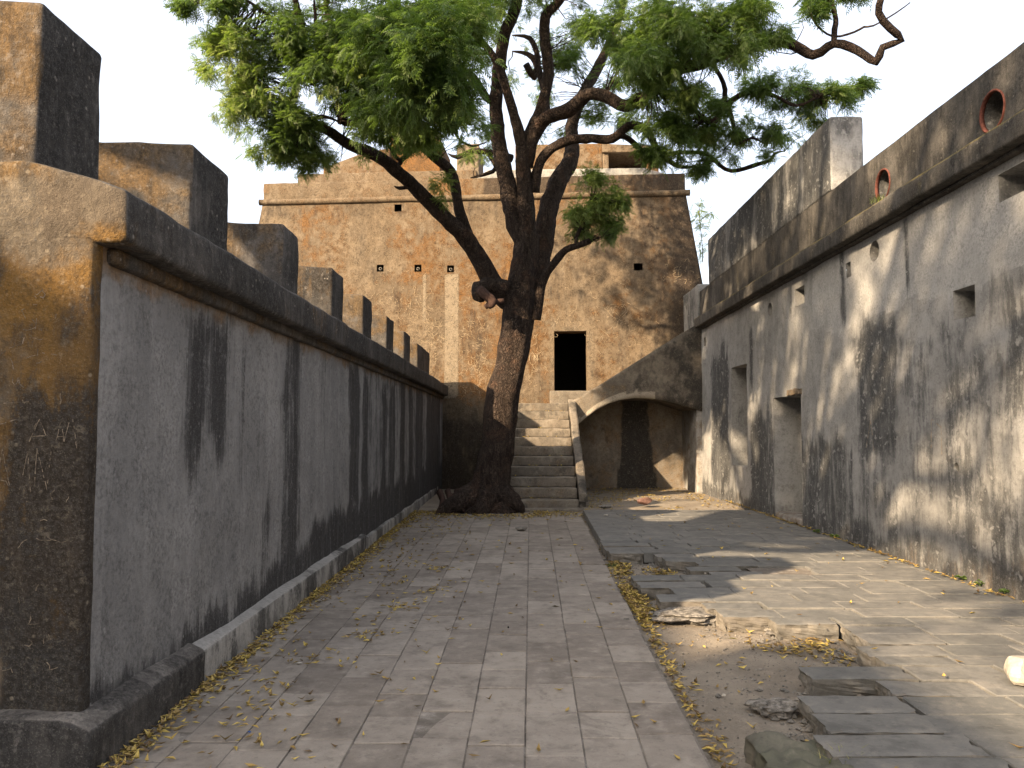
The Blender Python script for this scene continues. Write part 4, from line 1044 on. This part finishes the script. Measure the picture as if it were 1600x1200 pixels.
# clumps read off the photo: x, y, rx, ry, distance, depth half-extent, sprigs, tone (sunlit clumps brighter, light put into the colour), size
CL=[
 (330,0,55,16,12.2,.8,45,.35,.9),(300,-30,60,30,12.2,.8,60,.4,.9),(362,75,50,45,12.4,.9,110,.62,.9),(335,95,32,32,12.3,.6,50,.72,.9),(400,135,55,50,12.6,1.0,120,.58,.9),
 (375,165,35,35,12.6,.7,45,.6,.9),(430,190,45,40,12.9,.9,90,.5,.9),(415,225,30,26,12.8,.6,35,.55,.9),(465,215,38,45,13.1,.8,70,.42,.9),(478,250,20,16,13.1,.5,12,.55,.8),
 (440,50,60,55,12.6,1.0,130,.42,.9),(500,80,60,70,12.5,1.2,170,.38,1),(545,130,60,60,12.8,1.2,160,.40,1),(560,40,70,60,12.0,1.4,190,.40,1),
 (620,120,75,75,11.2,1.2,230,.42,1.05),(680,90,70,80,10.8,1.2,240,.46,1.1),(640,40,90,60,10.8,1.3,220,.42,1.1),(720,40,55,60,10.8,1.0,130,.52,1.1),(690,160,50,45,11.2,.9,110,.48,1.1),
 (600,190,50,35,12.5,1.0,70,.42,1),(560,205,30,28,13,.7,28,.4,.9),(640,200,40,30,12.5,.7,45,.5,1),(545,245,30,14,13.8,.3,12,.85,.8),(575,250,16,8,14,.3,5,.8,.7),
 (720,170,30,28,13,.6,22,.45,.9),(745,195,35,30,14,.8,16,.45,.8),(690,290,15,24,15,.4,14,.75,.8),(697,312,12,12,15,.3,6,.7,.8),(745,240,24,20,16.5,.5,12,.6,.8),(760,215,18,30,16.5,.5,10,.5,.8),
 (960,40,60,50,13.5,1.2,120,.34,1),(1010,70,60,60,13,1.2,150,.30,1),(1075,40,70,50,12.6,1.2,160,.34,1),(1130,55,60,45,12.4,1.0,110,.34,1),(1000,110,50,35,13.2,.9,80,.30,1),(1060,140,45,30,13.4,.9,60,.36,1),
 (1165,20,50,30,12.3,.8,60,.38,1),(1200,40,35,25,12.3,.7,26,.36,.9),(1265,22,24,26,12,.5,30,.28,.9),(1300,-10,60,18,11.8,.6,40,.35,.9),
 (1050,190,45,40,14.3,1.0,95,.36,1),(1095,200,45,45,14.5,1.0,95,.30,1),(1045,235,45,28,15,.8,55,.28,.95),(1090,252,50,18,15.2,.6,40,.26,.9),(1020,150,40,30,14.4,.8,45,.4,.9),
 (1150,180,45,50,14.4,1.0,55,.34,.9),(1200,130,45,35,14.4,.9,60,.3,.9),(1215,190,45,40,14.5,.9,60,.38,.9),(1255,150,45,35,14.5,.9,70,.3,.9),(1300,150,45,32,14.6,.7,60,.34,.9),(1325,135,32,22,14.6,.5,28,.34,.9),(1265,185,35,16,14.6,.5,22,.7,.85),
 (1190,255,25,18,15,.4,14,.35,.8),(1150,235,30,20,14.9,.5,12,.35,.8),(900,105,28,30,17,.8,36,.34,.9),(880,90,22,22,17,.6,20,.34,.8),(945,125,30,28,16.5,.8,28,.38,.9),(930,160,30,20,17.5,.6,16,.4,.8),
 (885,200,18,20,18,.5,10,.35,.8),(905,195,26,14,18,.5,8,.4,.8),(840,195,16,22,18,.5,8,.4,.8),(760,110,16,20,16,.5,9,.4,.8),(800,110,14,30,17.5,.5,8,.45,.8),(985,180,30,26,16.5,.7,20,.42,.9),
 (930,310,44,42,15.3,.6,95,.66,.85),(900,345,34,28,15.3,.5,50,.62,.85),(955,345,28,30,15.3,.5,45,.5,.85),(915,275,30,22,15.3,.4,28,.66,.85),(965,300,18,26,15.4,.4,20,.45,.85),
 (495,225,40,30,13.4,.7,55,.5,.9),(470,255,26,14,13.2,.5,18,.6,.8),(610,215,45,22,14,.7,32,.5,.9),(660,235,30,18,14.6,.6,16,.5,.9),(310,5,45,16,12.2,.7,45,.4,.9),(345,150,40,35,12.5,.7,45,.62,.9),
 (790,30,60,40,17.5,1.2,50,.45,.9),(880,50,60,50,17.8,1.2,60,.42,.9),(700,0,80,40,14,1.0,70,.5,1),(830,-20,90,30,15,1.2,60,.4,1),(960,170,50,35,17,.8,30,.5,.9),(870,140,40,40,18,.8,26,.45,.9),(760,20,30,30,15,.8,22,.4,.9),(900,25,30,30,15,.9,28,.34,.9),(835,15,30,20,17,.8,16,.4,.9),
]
# crown above the top of the picture
for (x,y,rx,ry,d,n) in ((420,-120,140,90,13,150),(600,-150,160,100,13,270),(780,-180,170,110,15,300),(700,-90,120,60,14.5,130),(520,-60,120,50,14.5,90),(960,-140,150,100,15,200),(1120,-140,120,90,14,130),(700,-330,200,100,16,190),(950,-330,180,100,17,190),(1050,-60,90,40,13,70),(850,-90,110,50,17,90),(1250,-120,100,60,13,60),(850,-460,150,60,17,100)):
    CL.append((x,y,rx,ry,d,2.0,n,.4,1.15))
def crown(CL, parent, name, mul=1.0, fr=7, seed=3):
    B=[];D=[];S=[];T=[]; centers=[]
    rr=random.Random(seed)
    for (x,y,rx,ry,dist,dd,n,tone,size) in CL:
        n=int(n*mul); subs=[(rr.gauss(0,.48),rr.gauss(0,.48),rr.gauss(0,.5)) for _ in range(max(3,int(n/11)))]
        for _ in range(n):
            for tr in range(12):
                sc_=rr.choice(subs); a,b,c=sc_[0]+rr.gauss(0,.19),sc_[1]+rr.gauss(0,.15),sc_[2]+rr.gauss(0,.19)
                if a*a+b*b+c*c>1.5: continue
                p=at(x+a*rx,y+b*ry,dist+c*dd)
                if (fbm(p,1.7,3,2)>-.03 and fbm(p,4.2,13,2)>-.16) or tr>11: break
            else: continue
            out=Vector((a*rx,c*dd*40,-b*ry)); out=out.normalized() if out.length>.01 else Vector((0,0,1))
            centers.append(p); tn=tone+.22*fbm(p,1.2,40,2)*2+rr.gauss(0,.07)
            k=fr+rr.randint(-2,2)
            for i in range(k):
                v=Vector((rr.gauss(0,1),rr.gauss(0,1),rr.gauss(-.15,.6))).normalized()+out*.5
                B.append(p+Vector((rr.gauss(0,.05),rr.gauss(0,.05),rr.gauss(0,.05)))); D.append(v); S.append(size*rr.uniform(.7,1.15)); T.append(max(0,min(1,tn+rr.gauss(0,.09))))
    me=fronds_mesh(np.array(B,dtype=float),np.array(D,dtype=float),np.array(S),np.array(T))
    print(name,'fronds',len(B),'sprigs',len(centers))
    return child(name,me,M_leaf,parent),centers
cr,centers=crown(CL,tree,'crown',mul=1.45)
# twigs from wood to sprigs
def twigs(centers, wood, parent, count, seed=5, maxd=1.3):
    rr=random.Random(seed); V=[];Fc=[]
    W=np.array([tuple(p) for p,_ in wood])
    for c in rr.sample(centers,min(count,len(centers))):
        ca=np.array(tuple(c)); dd=np.linalg.norm(W-ca,axis=1); j=int(dd.argmin())
        if dd[j]>maxd or dd[j]<.05: continue
        a=Vector(W[j]); m=(a+c)/2+Vector((rr.gauss(0,.12),rr.gauss(0,.12),rr.gauss(.0,.12)))
        pts=[]
        for q in range(6):
            t=q/5; pts.append(a*(1-t)**2+m*2*t*(1-t)+c*t*t+Vector((rr.gauss(0,.02),rr.gauss(0,.02),rr.gauss(0,.02))))
        r0=min(.022,.007+.008*dd[j]); b=len(V)
        for q,p in enumerate(pts):
            r=r0*(1-.75*q/5)
            for k in range(4):
                an=k*math.pi/2; V.append(p+Vector((math.cos(an)*r,math.sin(an)*r*.6,math.sin(an)*r)))
        for q in range(5):
            for k in range(4): Fc.append([b+q*4+k,b+q*4+(k+1)%4,b+q*4+4+(k+1)%4,b+q*4+4+k])
    return tag(child('twigs',me_from(V,Fc),M_bark,parent),kind='stuff')
twigs(centers,TPATHS,tree,2600)

# a second tree stands beyond the left wall, outside the picture; it dapples the right wall
t2=thing('courtyard_tree','leafy tree standing beyond the left wall, behind and left of the viewer','tree',(-10.2,.5,0))
def limb3(name,pts,rad,parent,seed):
    V,Fc,P=tube(pts,rad,9,.4,seed=seed); return child(name,me_from(V,Fc),M_bark,parent)
limb3('trunk',[(-10.2,.5,-.1),(-10.3,.6,3),(-10.1,.4,6),(-10,.6,9)],[.5,.38,.33,.28],t2,1)
c3=[]
rr=random.Random(22)
B=[];D=[];S=[];T=[]
ends=[]
for i in range(34):
    y=-7.5+(i%17)*.76+rr.uniform(-.4,.4); e=Vector((-9.6+rr.uniform(-1.6,1.8),y,(10.3+rr.uniform(0,3.0)) if i<17 else (12.8+rr.uniform(0,3.4))))
    m=Vector((-10+rr.uniform(-.5,.5),(y+.6)/2,9.4+rr.uniform(0,1.5)))
    limb3('branch',[(-10.05,.5,8.2),m,e,e+Vector((rr.uniform(-1,1),rr.uniform(-1,1),1.2))],[.22,.14,.07,.03],t2,i); ends+= [m.lerp(e,.6),e,e+Vector((0,0,1)),e+Vector((rr.uniform(-1,1),rr.uniform(-1,1),rr.uniform(-.4,1)))]
for e in ends:
    for _ in range(rr.randint(2,7) if e.z<12.6 else rr.randint(5,14)):
        p=e+Vector((rr.gauss(0,.42),rr.gauss(0,.42),rr.gauss(0,.35)))
        for i in range(6):
            B.append(p);D.append(Vector((rr.gauss(0,1),rr.gauss(0,1),rr.gauss(-.2,.6)))+Vector((.01,0,0)));S.append(1.9*rr.uniform(.8,1.2));T.append(rr.uniform(.2,.6))
child('crown',fronds_mesh(np.array(B,dtype=float),np.array(D,dtype=float),np.array(S),np.array(T)),M_leaf,t2)

# fort range beyond the left wall, hidden by it: throws the long shade on the court
lb=thing('outer_rampart','high fort rampart beyond the left wall, outside the picture','wall',(-17,0,0))
ZC=12.4; sx=14/1.5*1.37
for (a,b,zt) in ((-40,-10.75,ZC),(-10.75,-7.7,ZC-.9),(-7.7,12.5,ZC-.28)):
    me=rbox(-16.9,-16,a,b,-.1,zt,r=.1,seg=1.5,amp=.05,off=a); set_mask(me,lambda p,n:(.3,.3,.2)); child('rampart_wall',me,M_grey,lb)

# plant behind the tower's right edge
pl=thing('climbing_plant','thin light green creeper hanging beyond the right edge of the tower','plant',tuple(at(1097,350,24)))
B=[];D=[];S=[];T=[]
for (x,y,s,n) in ((1090,330,8,9),(1096,355,7,8),(1093,320,7,6),(1112,330,7,5),(1106,332,6,4),(1098,385,5,5),(1095,400,4,4),(1088,345,6,7),(1097,372,5,4)):
    for _ in range(n):
        p=at(x+rr.gauss(0,s*.5),y+rr.gauss(0,s*.6),23.6+rr.gauss(0,.2))
        for i in range(2): B.append(p);D.append((rr.gauss(0,1),rr.gauss(0,.5),rr.gauss(0,1)));S.append(.9);T.append(rr.uniform(.5,.9))
child('leaves',fronds_mesh(np.array(B,dtype=float),np.array(D,dtype=float),np.array(S)*1.3,np.array(T)),M_leaf,pl)
V,Fc,_=tube([at(1092,320,23.7),at(1094,350,23.7),at(1097,380,23.7),at(1098,410,23.7)],[.012]*4,6,bumpy=0); child('stem',me_from(V,Fc),M_bark,pl)
V,Fc,_=tube([at(1094,345,23.7),at(1104,336,23.7),at(1114,331,23.7)],[.01]*3,6,bumpy=0); child('stem',me_from(V,Fc),M_bark,pl)

# ------------------------------------------------------------------ GRAFFITI (scratches, real thin relief)
def ribbons(strokes, P, N, w, name, mat, parent, proud=.012):
    V=[];Fc=[]
    for s in strokes:
        for (a,b) in zip(s,s[1:]):
            d=(b[0]-a[0],b[1]-a[1]); L=math.hypot(*d)
            if L<1e-5: continue
            m=max(1,int(L/(w*3.2)))
            for j in range(m):
                if m>2 and rnd.random()<.22: continue
                ww=w*rnd.uniform(.45,1.15); nx,ny=-d[1]/L*ww/2,d[0]/L*ww/2; k=len(V); jx,jy=rnd.uniform(-.25,.25)*w,rnd.uniform(-.25,.25)*w
                A=(a[0]+d[0]*j/m+jx,a[1]+d[1]*j/m+jy); B=(a[0]+d[0]*(j+1)/m+jx,a[1]+d[1]*(j+1)/m+jy)
                for (q,sg) in ((A,1),(B,1),(B,-1),(A,-1)): V.append(P(q[0]+nx*sg,q[1]+ny*sg)+N*proud)
                Fc.append([k,k+1,k+2,k+3])
    o=child(name,me_from(V,Fc,False),mat,parent); return o
GL={'A':[[(0,0),(.5,1),(1,0)],[(.2,.4),(.8,.4)]],'N':[[(0,0),(0,1),(.9,0),(.9,1)]],'I':[[(.3,0),(.3,1)]],'S':[[(.9,.9),(.5,1),(.1,.8),(.2,.55),(.8,.45),(.9,.2),(.5,0),(.05,.1)]],
 'H':[[(0,0),(0,1)],[(.8,0),(.8,1)],[(0,.5),(.8,.5)]],'M':[[(0,0),(.1,1),(.5,.3),(.9,1),(1,0)]],'V':[[(0,1),(.4,0),(.8,1)]],'R':[[(0,0),(0,1),(.6,1),(.7,.7),(.5,.5),(0,.5),(.8,0)]]}
def word(t,u,v,h,wd=.7,gap=.25,rs=None):
    out=[]; x=u
    for ch in t:
        for s in GL[ch]: out.append([(x+a*h*wd+rs.uniform(-.03,.03)*h, v+b*h+rs.uniform(-.03,.03)*h) for a,b in s])
        x+=h*(wd+gap)
    return out
def scribble(u,v,r,rs,n=5):
    a=rs.uniform(0,6.3); pts=[(u,v)]
    for i in range(n):
        a+=rs.gauss(0,.9); pts.append((pts[-1][0]+math.cos(a)*r,pts[-1][1]+math.sin(a)*r))
    return pts
rs=random.Random(5)
ST=[]
u,v=w2u(604,482); ST+=word('SAHIN',u,v-.05,.32,rs=rs,wd=.5,gap=.15)
u,v=w2u(826,563); bold=word('IN',u,v,.15,rs=rs)
for (cx,cy,sx_,sy_,n) in ((650,500,40,60,95),(672,530,18,30,60),(640,560,60,30,40),(740,540,30,60,90),(745,585,28,22,60),(605,470,40,30,25),(838,560,16,50,45),(960,500,50,40,35),(1060,430,25,20,20),(890,505,30,12,10),(720,480,15,30,15)):
    for _ in range(n):
        u,v=w2u(cx+rs.gauss(0,sx_*.6),cy+rs.gauss(0,sy_*.6))
        if door[0]-.05<u<door[1]+.05 and door[2]<v<door[3]: continue
        if v>zR-.3 or v<2.35: continue
        ST.append(scribble(u,v,rs.uniform(.02,.07),rs,rs.randint(2,6)))
def heart(u,v,s):
    return [(u+s*.06*16*math.sin(t)**3/1.6, v+s*.06*(13*math.cos(t)-5*math.cos(2*t)-2*math.cos(3*t)-math.cos(4*t))/1.6) for t in [2*math.pi*k/24 for k in range(25)]]
u,v=w2u(965,487); ST+= [heart(u,v,.45),heart(u+.05,v+.02,.28)]
u,v=w2u(676,518); ST+= [heart(u,v,.3)]; ST+= [[(u-.2,v+.25),(u+.2,v+.27)],[(u,v+.35),(u,v-.1)]]
tag(ribbons(ST,PT,NT,.008,'graffiti',M_chalk,tw,.013),kind='stuff'); tag(ribbons(bold,PT,NT,.024,'graffiti',M_chalk,tw,.015),kind='stuff')
PGf=lambda u,v: Vector((u,3.842,v)); NG=Vector((0,-1,0))
def gp(x,y): p=at(x,y,3.86); return (p.x,p.z)
G=[]
for pts in ([(-5,785),(8,700),(20,760)],[(35,765),(48,705),(52,768)],[(58,760),(62,700),(78,765),(84,705)],[(0,560),(18,545),(40,538),(42,528)],[(45,560),(70,552),(98,556)],[(50,455),(62,462),(70,455)],[(55,500),(70,518)],[(62,498),(60,515)],[(0,665),(30,655)],[(50,690),(66,655),(76,680)],[(55,682),(80,680)],[(92,690),(100,655),(104,690),(112,660)],[(118,655),(124,700)],[(10,630),(50,628)],[(30,600),(34,620)]):
    G.append([gp(*q) for q in pts])
for _ in range(35):
    x,y=gp(rs.uniform(0,110),rs.uniform(450,1050)); G.append(scribble(x,y,rs.uniform(.008,.03),rs,rs.randint(1,4)))
ribbons(G,PGf,NG,.0045,'graffiti',M_chalk2,lw,.005)
# dead flat scratches on the right wall
G=[]
for pts in ([(1362,655),(1355,700)],[(1362,655),(1367,705)],[(1457,650),(1457,705)],[(1472,665),(1474,710)],[(1458,655),(1472,668)]):
    q=[]
    for (x,y) in pts:
        r=ray(x,y); t=4.42/r[0]; q.append((r[1]*t,EYE+r[2]*t))
    G.append(q)
tag(ribbons(G,PR,NR,.010,'graffiti',M_chalk,rw,.022),kind='stuff')

# ------------------------------------------------------------------ STONES, RUBBLE, LITTER
def rock(name,label,cat,loc,size,mat,seed,flat_=.6,rz=0,group=None,cut=True):
    bm=bmesh.new(); bmesh.ops.create_icosphere(bm,subdivisions=3 if cut else 4,radius=1)
    rs_=random.Random(seed); planes=[]
    for i in range(16 if cut else 0):
        d=Vector((rs_.gauss(0,1),rs_.gauss(0,1),rs_.gauss(0,1))).normalized(); planes.append((d,rs_.uniform(.52,.8)))
    for v in bm.verts:
        for d,k in planes:
            s=v.co.dot(d)
            if s>k: v.co-=d*(s-k)
        v.co*=1+(.07*fbm(v.co,1.6,seed,3) if cut else .8*fbm(v.co,1.7,seed,4)+.10*fbm(v.co,7,seed,3))
        v.co.x*=size[0]/2; v.co.y*=size[1]/2; v.co.z*=size[2]/2
    mz=min(v.co.z for v in bm.verts)
    for v in bm.verts: v.co.z-=mz
    me=bpy.data.meshes.new('m'); bm.to_mesh(me); bm.free()
    if mat in (M_stair,M_conc,M_coping): set_mask(me,lambda p,n:(.3,.2,.2))
    o=link(name,me,mat,loc=loc); o.rotation_euler=(0,0,rz); return tag(o,label,cat,group)
def gz(x,y,z): 
    r=ray(x,y); t=(z-EYE)/r[2]; return Vector((r[0]*t,r[1]*t,z))
rock('brick_chunk','broken reddish brick chunk lying on the dark slabs before the arch','brick',gz(1007,789,.10),(.42,.26,.17),M_brick,3,rz=.3)
rock('stone','flat grey stone lying between the steps and the red brick chunk','stone',gz(945,795,.10),(.34,.2,.12),M_rub,4)
rock('stone','brown rock lying alone on the walkway in front of the tree','stone',gz(815,830,.0),(.25,.16,.10),M_broken,8,rz=.5)
rock('boulder','pale angular boulder at the right edge of the sunlit terrace','rock',gz(1597,1068,.10),(.27,.24,.23),M_white,9,rz=.2)
rock('pebble','small white pebble on the slabs beside the grey stone','pebble',gz(947,806,.10),(.11,.07,.035),M_white,10)
rock('pebble','pale flat pebble on the edge of the walkway by the leaf drift','pebble',gz(978,970,.0),(.09,.06,.03),M_rub,11)
rock('pebble','tiny white chip on the outcrop of slabs in the shade','pebble',gz(1102,897,.10),(.035,.03,.018),M_white,12)
rock('pebble','white chip on the soil near the broken slabs','pebble',gz(1131,1088,-.02),(.035,.03,.02),M_white,13)
rock('pebble','white crumb against the plinth corner at lower left','pebble',gz(215,1148,.0),(.05,.03,.02),M_white,14)
rock('rubble_lump','rough mortar lump exposed beneath the jagged slab edge','rubble',gz(1075,972,-.04),(.62,.42,.085),M_rub,15,cut=False)
rock('rubble_lump','small rough mortar lump below the second broken slab','rubble',gz(1215,1120,-.05),(.30,.22,.09),M_rub,16,cut=False)
rock('rubble_lump','crumbled bedding stone under the sunlit slab front','rubble',gz(1250,995,-.05),(.6,.25,.085),M_rub,17,cut=False)
rock('rubble_lump','rough bedding stone in the gap behind the loose slab','rubble',gz(1365,1068,-.03),(.3,.2,.07),M_rub,18,cut=False)
rock('leaf_fragment','curled black dead leaf alone on the middle of the walkway','leaf',gz(794,982,.0),(.02,.035,.02),M_black,19)
rock('bottle_cap','tiny blue scrap on the walkway stones at lower left','litter',gz(390,1144,.0),(.022,.02,.008),flat('blue_scrap',(.05,.11,.3)),20)
rock('paper_scrap','crumpled white scrap among the leaves near the left plinth','litter',gz(467,1037,.0),(.05,.03,.012),M_white,21)
# big mossy kerb block at the front
M_moss=stone_mat('mossy_stone',(.085,.082,.066),(.115,.105,.085),(.08,.085,.05),(.22,.195,.15))
me=rbox(-.19,.19,-.28,.32,-.10,.085,r=.015,seg=.022,amp=.045,sc=9,off=3); 
o=link('kerb_block',me,M_moss,loc=(1.32,3.72,0)); o.rotation_euler=(0,0,.05); tag(o,'rough mossy stone block lying beside the front slabs','block')
o=link('kerb_block',rbox(-.17,.17,-.27,.27,-.10,.07,r=.02,seg=.035,amp=.03,sc=7,off=8),M_moss,loc=(1.27,3.13,0)); tag(o,'mossy stone block nearest the viewer at the soil edge','block')

# leaf litter
def litter(name,label,spec,seed,size=(.045,.082)):
    rs_=random.Random(seed); V=[];Fc=[];T=[]
    for (gen,n) in spec:
        for _ in range(n):
            q=gen(rs_)
            if q is None: continue
            x,y,z=q; a=rs_.uniform(0,6.28); L=rs_.uniform(*size); w=L*rs_.uniform(.22,.36)
            if y>9: L*=1.15; w*=1.3
            c,s=math.cos(a),math.sin(a); cu=rs_.uniform(-.15,.5)*L; tl=rs_.uniform(-.3,.3)
            k=len(V)
            for (u_,v_,h) in ((-.5,0,cu),(-.1,.5,.003),(.5,0,cu*.8),(-.1,-.5,.003),(-.1,0,-.001)):
                uu,vv=u_*L,v_*w; V.append((x+uu*c-vv*s,y+uu*s+vv*c,z+.004+max(0,h)+abs(vv)*.5+tl*vv)); 
            T+= [rs_.random()]*5
            Fc+= [[k,k+4,k+1],[k+4,k+2,k+1],[k,k+3,k+4],[k+4,k+3,k+2]]
    me=me_from(V,Fc,False); at_=me.attributes.new('tone','FLOAT','POINT'); at_.data.foreach_set('value',np.array(T,dtype=np.float32))
    return tag(link(name,me,M_dry),label,kind='stuff')
def curb(r): y=3.7+12*r.random()**1.1; return (-1.97-.012*(y-4)+abs(r.gauss(0,.05+.004*y)),y,r.uniform(0,.014))
def scat(r):
    y=3.2+12.3*r.random(); x=-2.0+abs(r.gauss(0,.75)); return (x,y,0.001) if x<.9 and fbm((x,y,0),1.3,2,2)>-.15 else None
def tuft(r):
    cx,cy=r.choice(((-1.45,4.7),(-1.6,5.0),(-1.2,6.3),(-1.35,5.6),(-1.05,7.3),(-1.25,8.4),(-1.5,4.3),(-1.0,9.3),(-.85,8.0))); return (cx+r.gauss(0,.10),cy+r.gauss(0,.13),r.uniform(0,.012))
def base(r): 
    a=r.uniform(0,6.28); d=.55+abs(r.gauss(0,.5)); x=-.6+d*math.cos(a)*1.6; y=15.5+d*math.sin(a)*.8
    return (x,y,.004) if -2.1<x<1.2 and y<15.8 else None
def gap(r): 
    y=6.6+9*r.random()**.8; x=.98+.023*(y-4)+r.gauss(.06,.035 if y>9.7 else .07); return (x,y,soil_h(x,y)+r.uniform(.0,.03))
def gap2(r): y=r.uniform(6.9,8.2); x=1.02+abs(r.gauss(.03,.07)); return (x,y,soil_h(x,y)+r.uniform(0,.05))
def gap3(r): y=r.uniform(3.4,6.9); x=.95+.023*(y-4)+abs(r.gauss(.0,.06)); return (x,y,soil_h(x,y)+.006)
def notchl(r): cx,cy=r.choice(((1.62,9.0),(1.55,9.15),(2.2,6.1),(2.05,5.9),(2.25,5.7),(1.9,6.0))); x,y=cx+r.gauss(0,.09),cy+r.gauss(0,.07); return (x,y,soil_h(x,y)+r.uniform(0,.04))
def soil(r): x,y=r.uniform(1.0,2.3),r.uniform(3.3,6.6); return (x,y,soil_h(x,y)+.004)
def back(r): x,y=r.uniform(1.3,4.3),r.uniform(15.3,20.9); return (x,y,soil_h(x,y)+.01) if fbm((x,y,0),1,5,2)>-.1 else None
def terl(r): x,y=r.uniform(1.5,4.3),r.uniform(3.5,15); return (x,y,.105)
def rwl(r): y=5.0+12*r.random(); return (4.37-abs(r.gauss(0,.03)),y,.105+r.uniform(0,.01))
def stairl(r): k=r.randint(0,9); return (r.uniform(-.1,1.15),16.0+.34*k+r.uniform(.2,.33),.205*(k+1)+.004)
litter('leaf_litter','yellow fallen leaves drifted along the plinth and tree roots',[(curb,1700),(scat,600),(tuft,200),(base,1700),(stairl,90)],1)
litter('leaf_litter','straw yellow leaves filling the gap between walkway and terrace',[(gap,1700),(gap2,900),(gap3,260),(notchl,260),(soil,90),(back,1100),(terl,90),(rwl,420)],2)
def whole(r): x,y=r.uniform(-1.6,.9),r.uniform(3.2,12); return (x,y,0.001)
litter('leaf_litter','single yellow leaves scattered over the open walkway',[(whole,110)],3)
# gravel on the soil
V=[];Fc=[]; rs=random.Random(9)
for _ in range(2600):
    x=rs.uniform(.95,2.5); y=rs.uniform(3.2,10); s=rs.uniform(.003,.011)*(1 if rs.random()<.95 else 2.2); z=soil_h(x,y)+s*.3; k=len(V)
    for d in ((1,0,0),(0,1,0),(-1,0,0),(0,-1,0),(0,0,.8),(0,0,-.8)): V.append((x+d[0]*s*rs.uniform(.7,1.3),y+d[1]*s*rs.uniform(.7,1.3),z+d[2]*s*rs.uniform(.7,1.2)))
    for a,b in ((0,1),(1,2),(2,3),(3,0)): Fc.append([k+a,k+b,k+4]); Fc.append([k+b,k+a,k+5])
tag(link('gravel',me_from(V,Fc,False),M_rub),'loose gravel scattered on the bare soil',kind='stuff')
# broken crumbs along the terrace edge
V=[];Fc=[]; rs=random.Random(19)
for _ in range(420):
    ya,yb,x0=rs.choice([q for q in rows if q[0]<9.8]); y=rs.uniform(ya-.05,yb+.05); x=x0-abs(rs.gauss(0,.10)); s=rs.uniform(.008,.032); z=soil_h(x,y)+s*.25; k=len(V)
    if x<.95: continue
    for d in ((1,0,0),(.3,.9,.1),(-.8,.5,0),(-.7,-.6,.1),(.4,-.9,0),(0.1,0,.7),(0,0,-.6)): V.append((x+d[0]*s*rs.uniform(.6,1.4),y+d[1]*s*rs.uniform(.6,1.4),z+d[2]*s*rs.uniform(.6,1.2)))
    for a in range(5): Fc.append([k+a,k+(a+1)%5,k+5]); Fc.append([k+(a+1)%5,k+a,k+6])
tag(link('stone_crumbs',me_from(V,Fc,False),M_broken),'broken stone crumbs along the jagged terrace edge',kind='stuff')
# grass tufts and seedlings
def blades(name,label,loc,n,h,spread,seed,green=.5):
    rs_=random.Random(seed);V=[];Fc=[];T=[]
    for _ in range(n):
        x,y=rs_.gauss(0,spread),rs_.gauss(0,spread); a=rs_.uniform(0,6.28); L=h*rs_.uniform(.5,1.1); w=.0035; ln=rs_.uniform(.3,1.0)*L
        k=len(V); c,s=math.cos(a),math.sin(a)
        V+= [(x-s*w,y+c*w,0),(x+s*w,y-c*w,0),(x+c*ln*.4+s*w*.8,y+s*ln*.4-c*w*.8,L*.6),(x+c*ln*.4-s*w*.8,y+s*ln*.4+c*w*.8,L*.6),(x+c*ln,y+s*ln,L*.8)]
        Fc+= [[k,k+1,k+2,k+3],[k+3,k+2,k+4]]; T+= [min(1,max(0,rs_.gauss(green,.2)))]*5
    me=me_from(V,Fc,False); at_=me.attributes.new('tone','FLOAT','POINT'); at_.data.foreach_set('value',np.array(T,dtype=np.float32))
    return tag(link(name,me,M_grassm,loc=loc),label,'grass')
blades('grass_tuft','pale dry grass tuft growing beside the mossy block',(1.50,3.78,.0),90,.14,.035,1,.75)
blades('grass_tuft','green grass sprig at the corner of the walkway gap near the far slab edge',(1.10,9.55,-.03),40,.07,.03,2,.2)
blades('grass_tuft','small green sprig in the leaf drift below the slab corner',(1.07,8.0,-.03),40,.06,.03,3,.25)
blades('grass_tuft','tiny weed in the joint of the jagged slab front',(1.56,7.05,.0),20,.06,.02,4,.3)
def seedling(label,loc,sd,s=.07):
    rs_=random.Random(sd); V=[];Fc=[];T=[]
    for i in range(12):
        a=rs_.uniform(0,6.28); c,q=math.cos(a),math.sin(a); L=s*rs_.uniform(.6,1.2); z=rs_.uniform(.01,.05); k=len(V); w=L*.3
        V+= [(0,0,z),(c*L*.5-q*w,q*L*.5+c*w,z+.02),(c*L,q*L,z+.005),(c*L*.5+q*w,q*L*.5-c*w,z+.02)]; Fc.append([k,k+1,k+2,k+3]); T+= [rs_.uniform(.2,.6)]*4
    me=me_from(V,Fc,False); at_=me.attributes.new('tone','FLOAT','POINT'); at_.data.foreach_set('value',np.array(T,dtype=np.float32))
    return tag(link('seedling',me,M_leaf,loc=loc),label,'plant')
for i,(x,y,l) in enumerate(((1303,842,'green seedling at the wall foot just right of the doorway niche'),(1276,834,'tiny seedling at the wall foot nearest the doorway niche'),(1503,908,'small seedling at the wall foot beneath the small hole'),(1533,917,'green seedling at the right wall foot farther toward the viewer'),(1570,931,'seedling nearest the right edge of the picture at the wall foot'))):
    seedling(l,gz(x,y,.10),i)
p=at(1385,303,9.63); blades('grass_tuft','green weed growing on the cornice beneath the terracotta ringed hole',(4.38,9.55,4.36),60,.12,.05,7,.25)
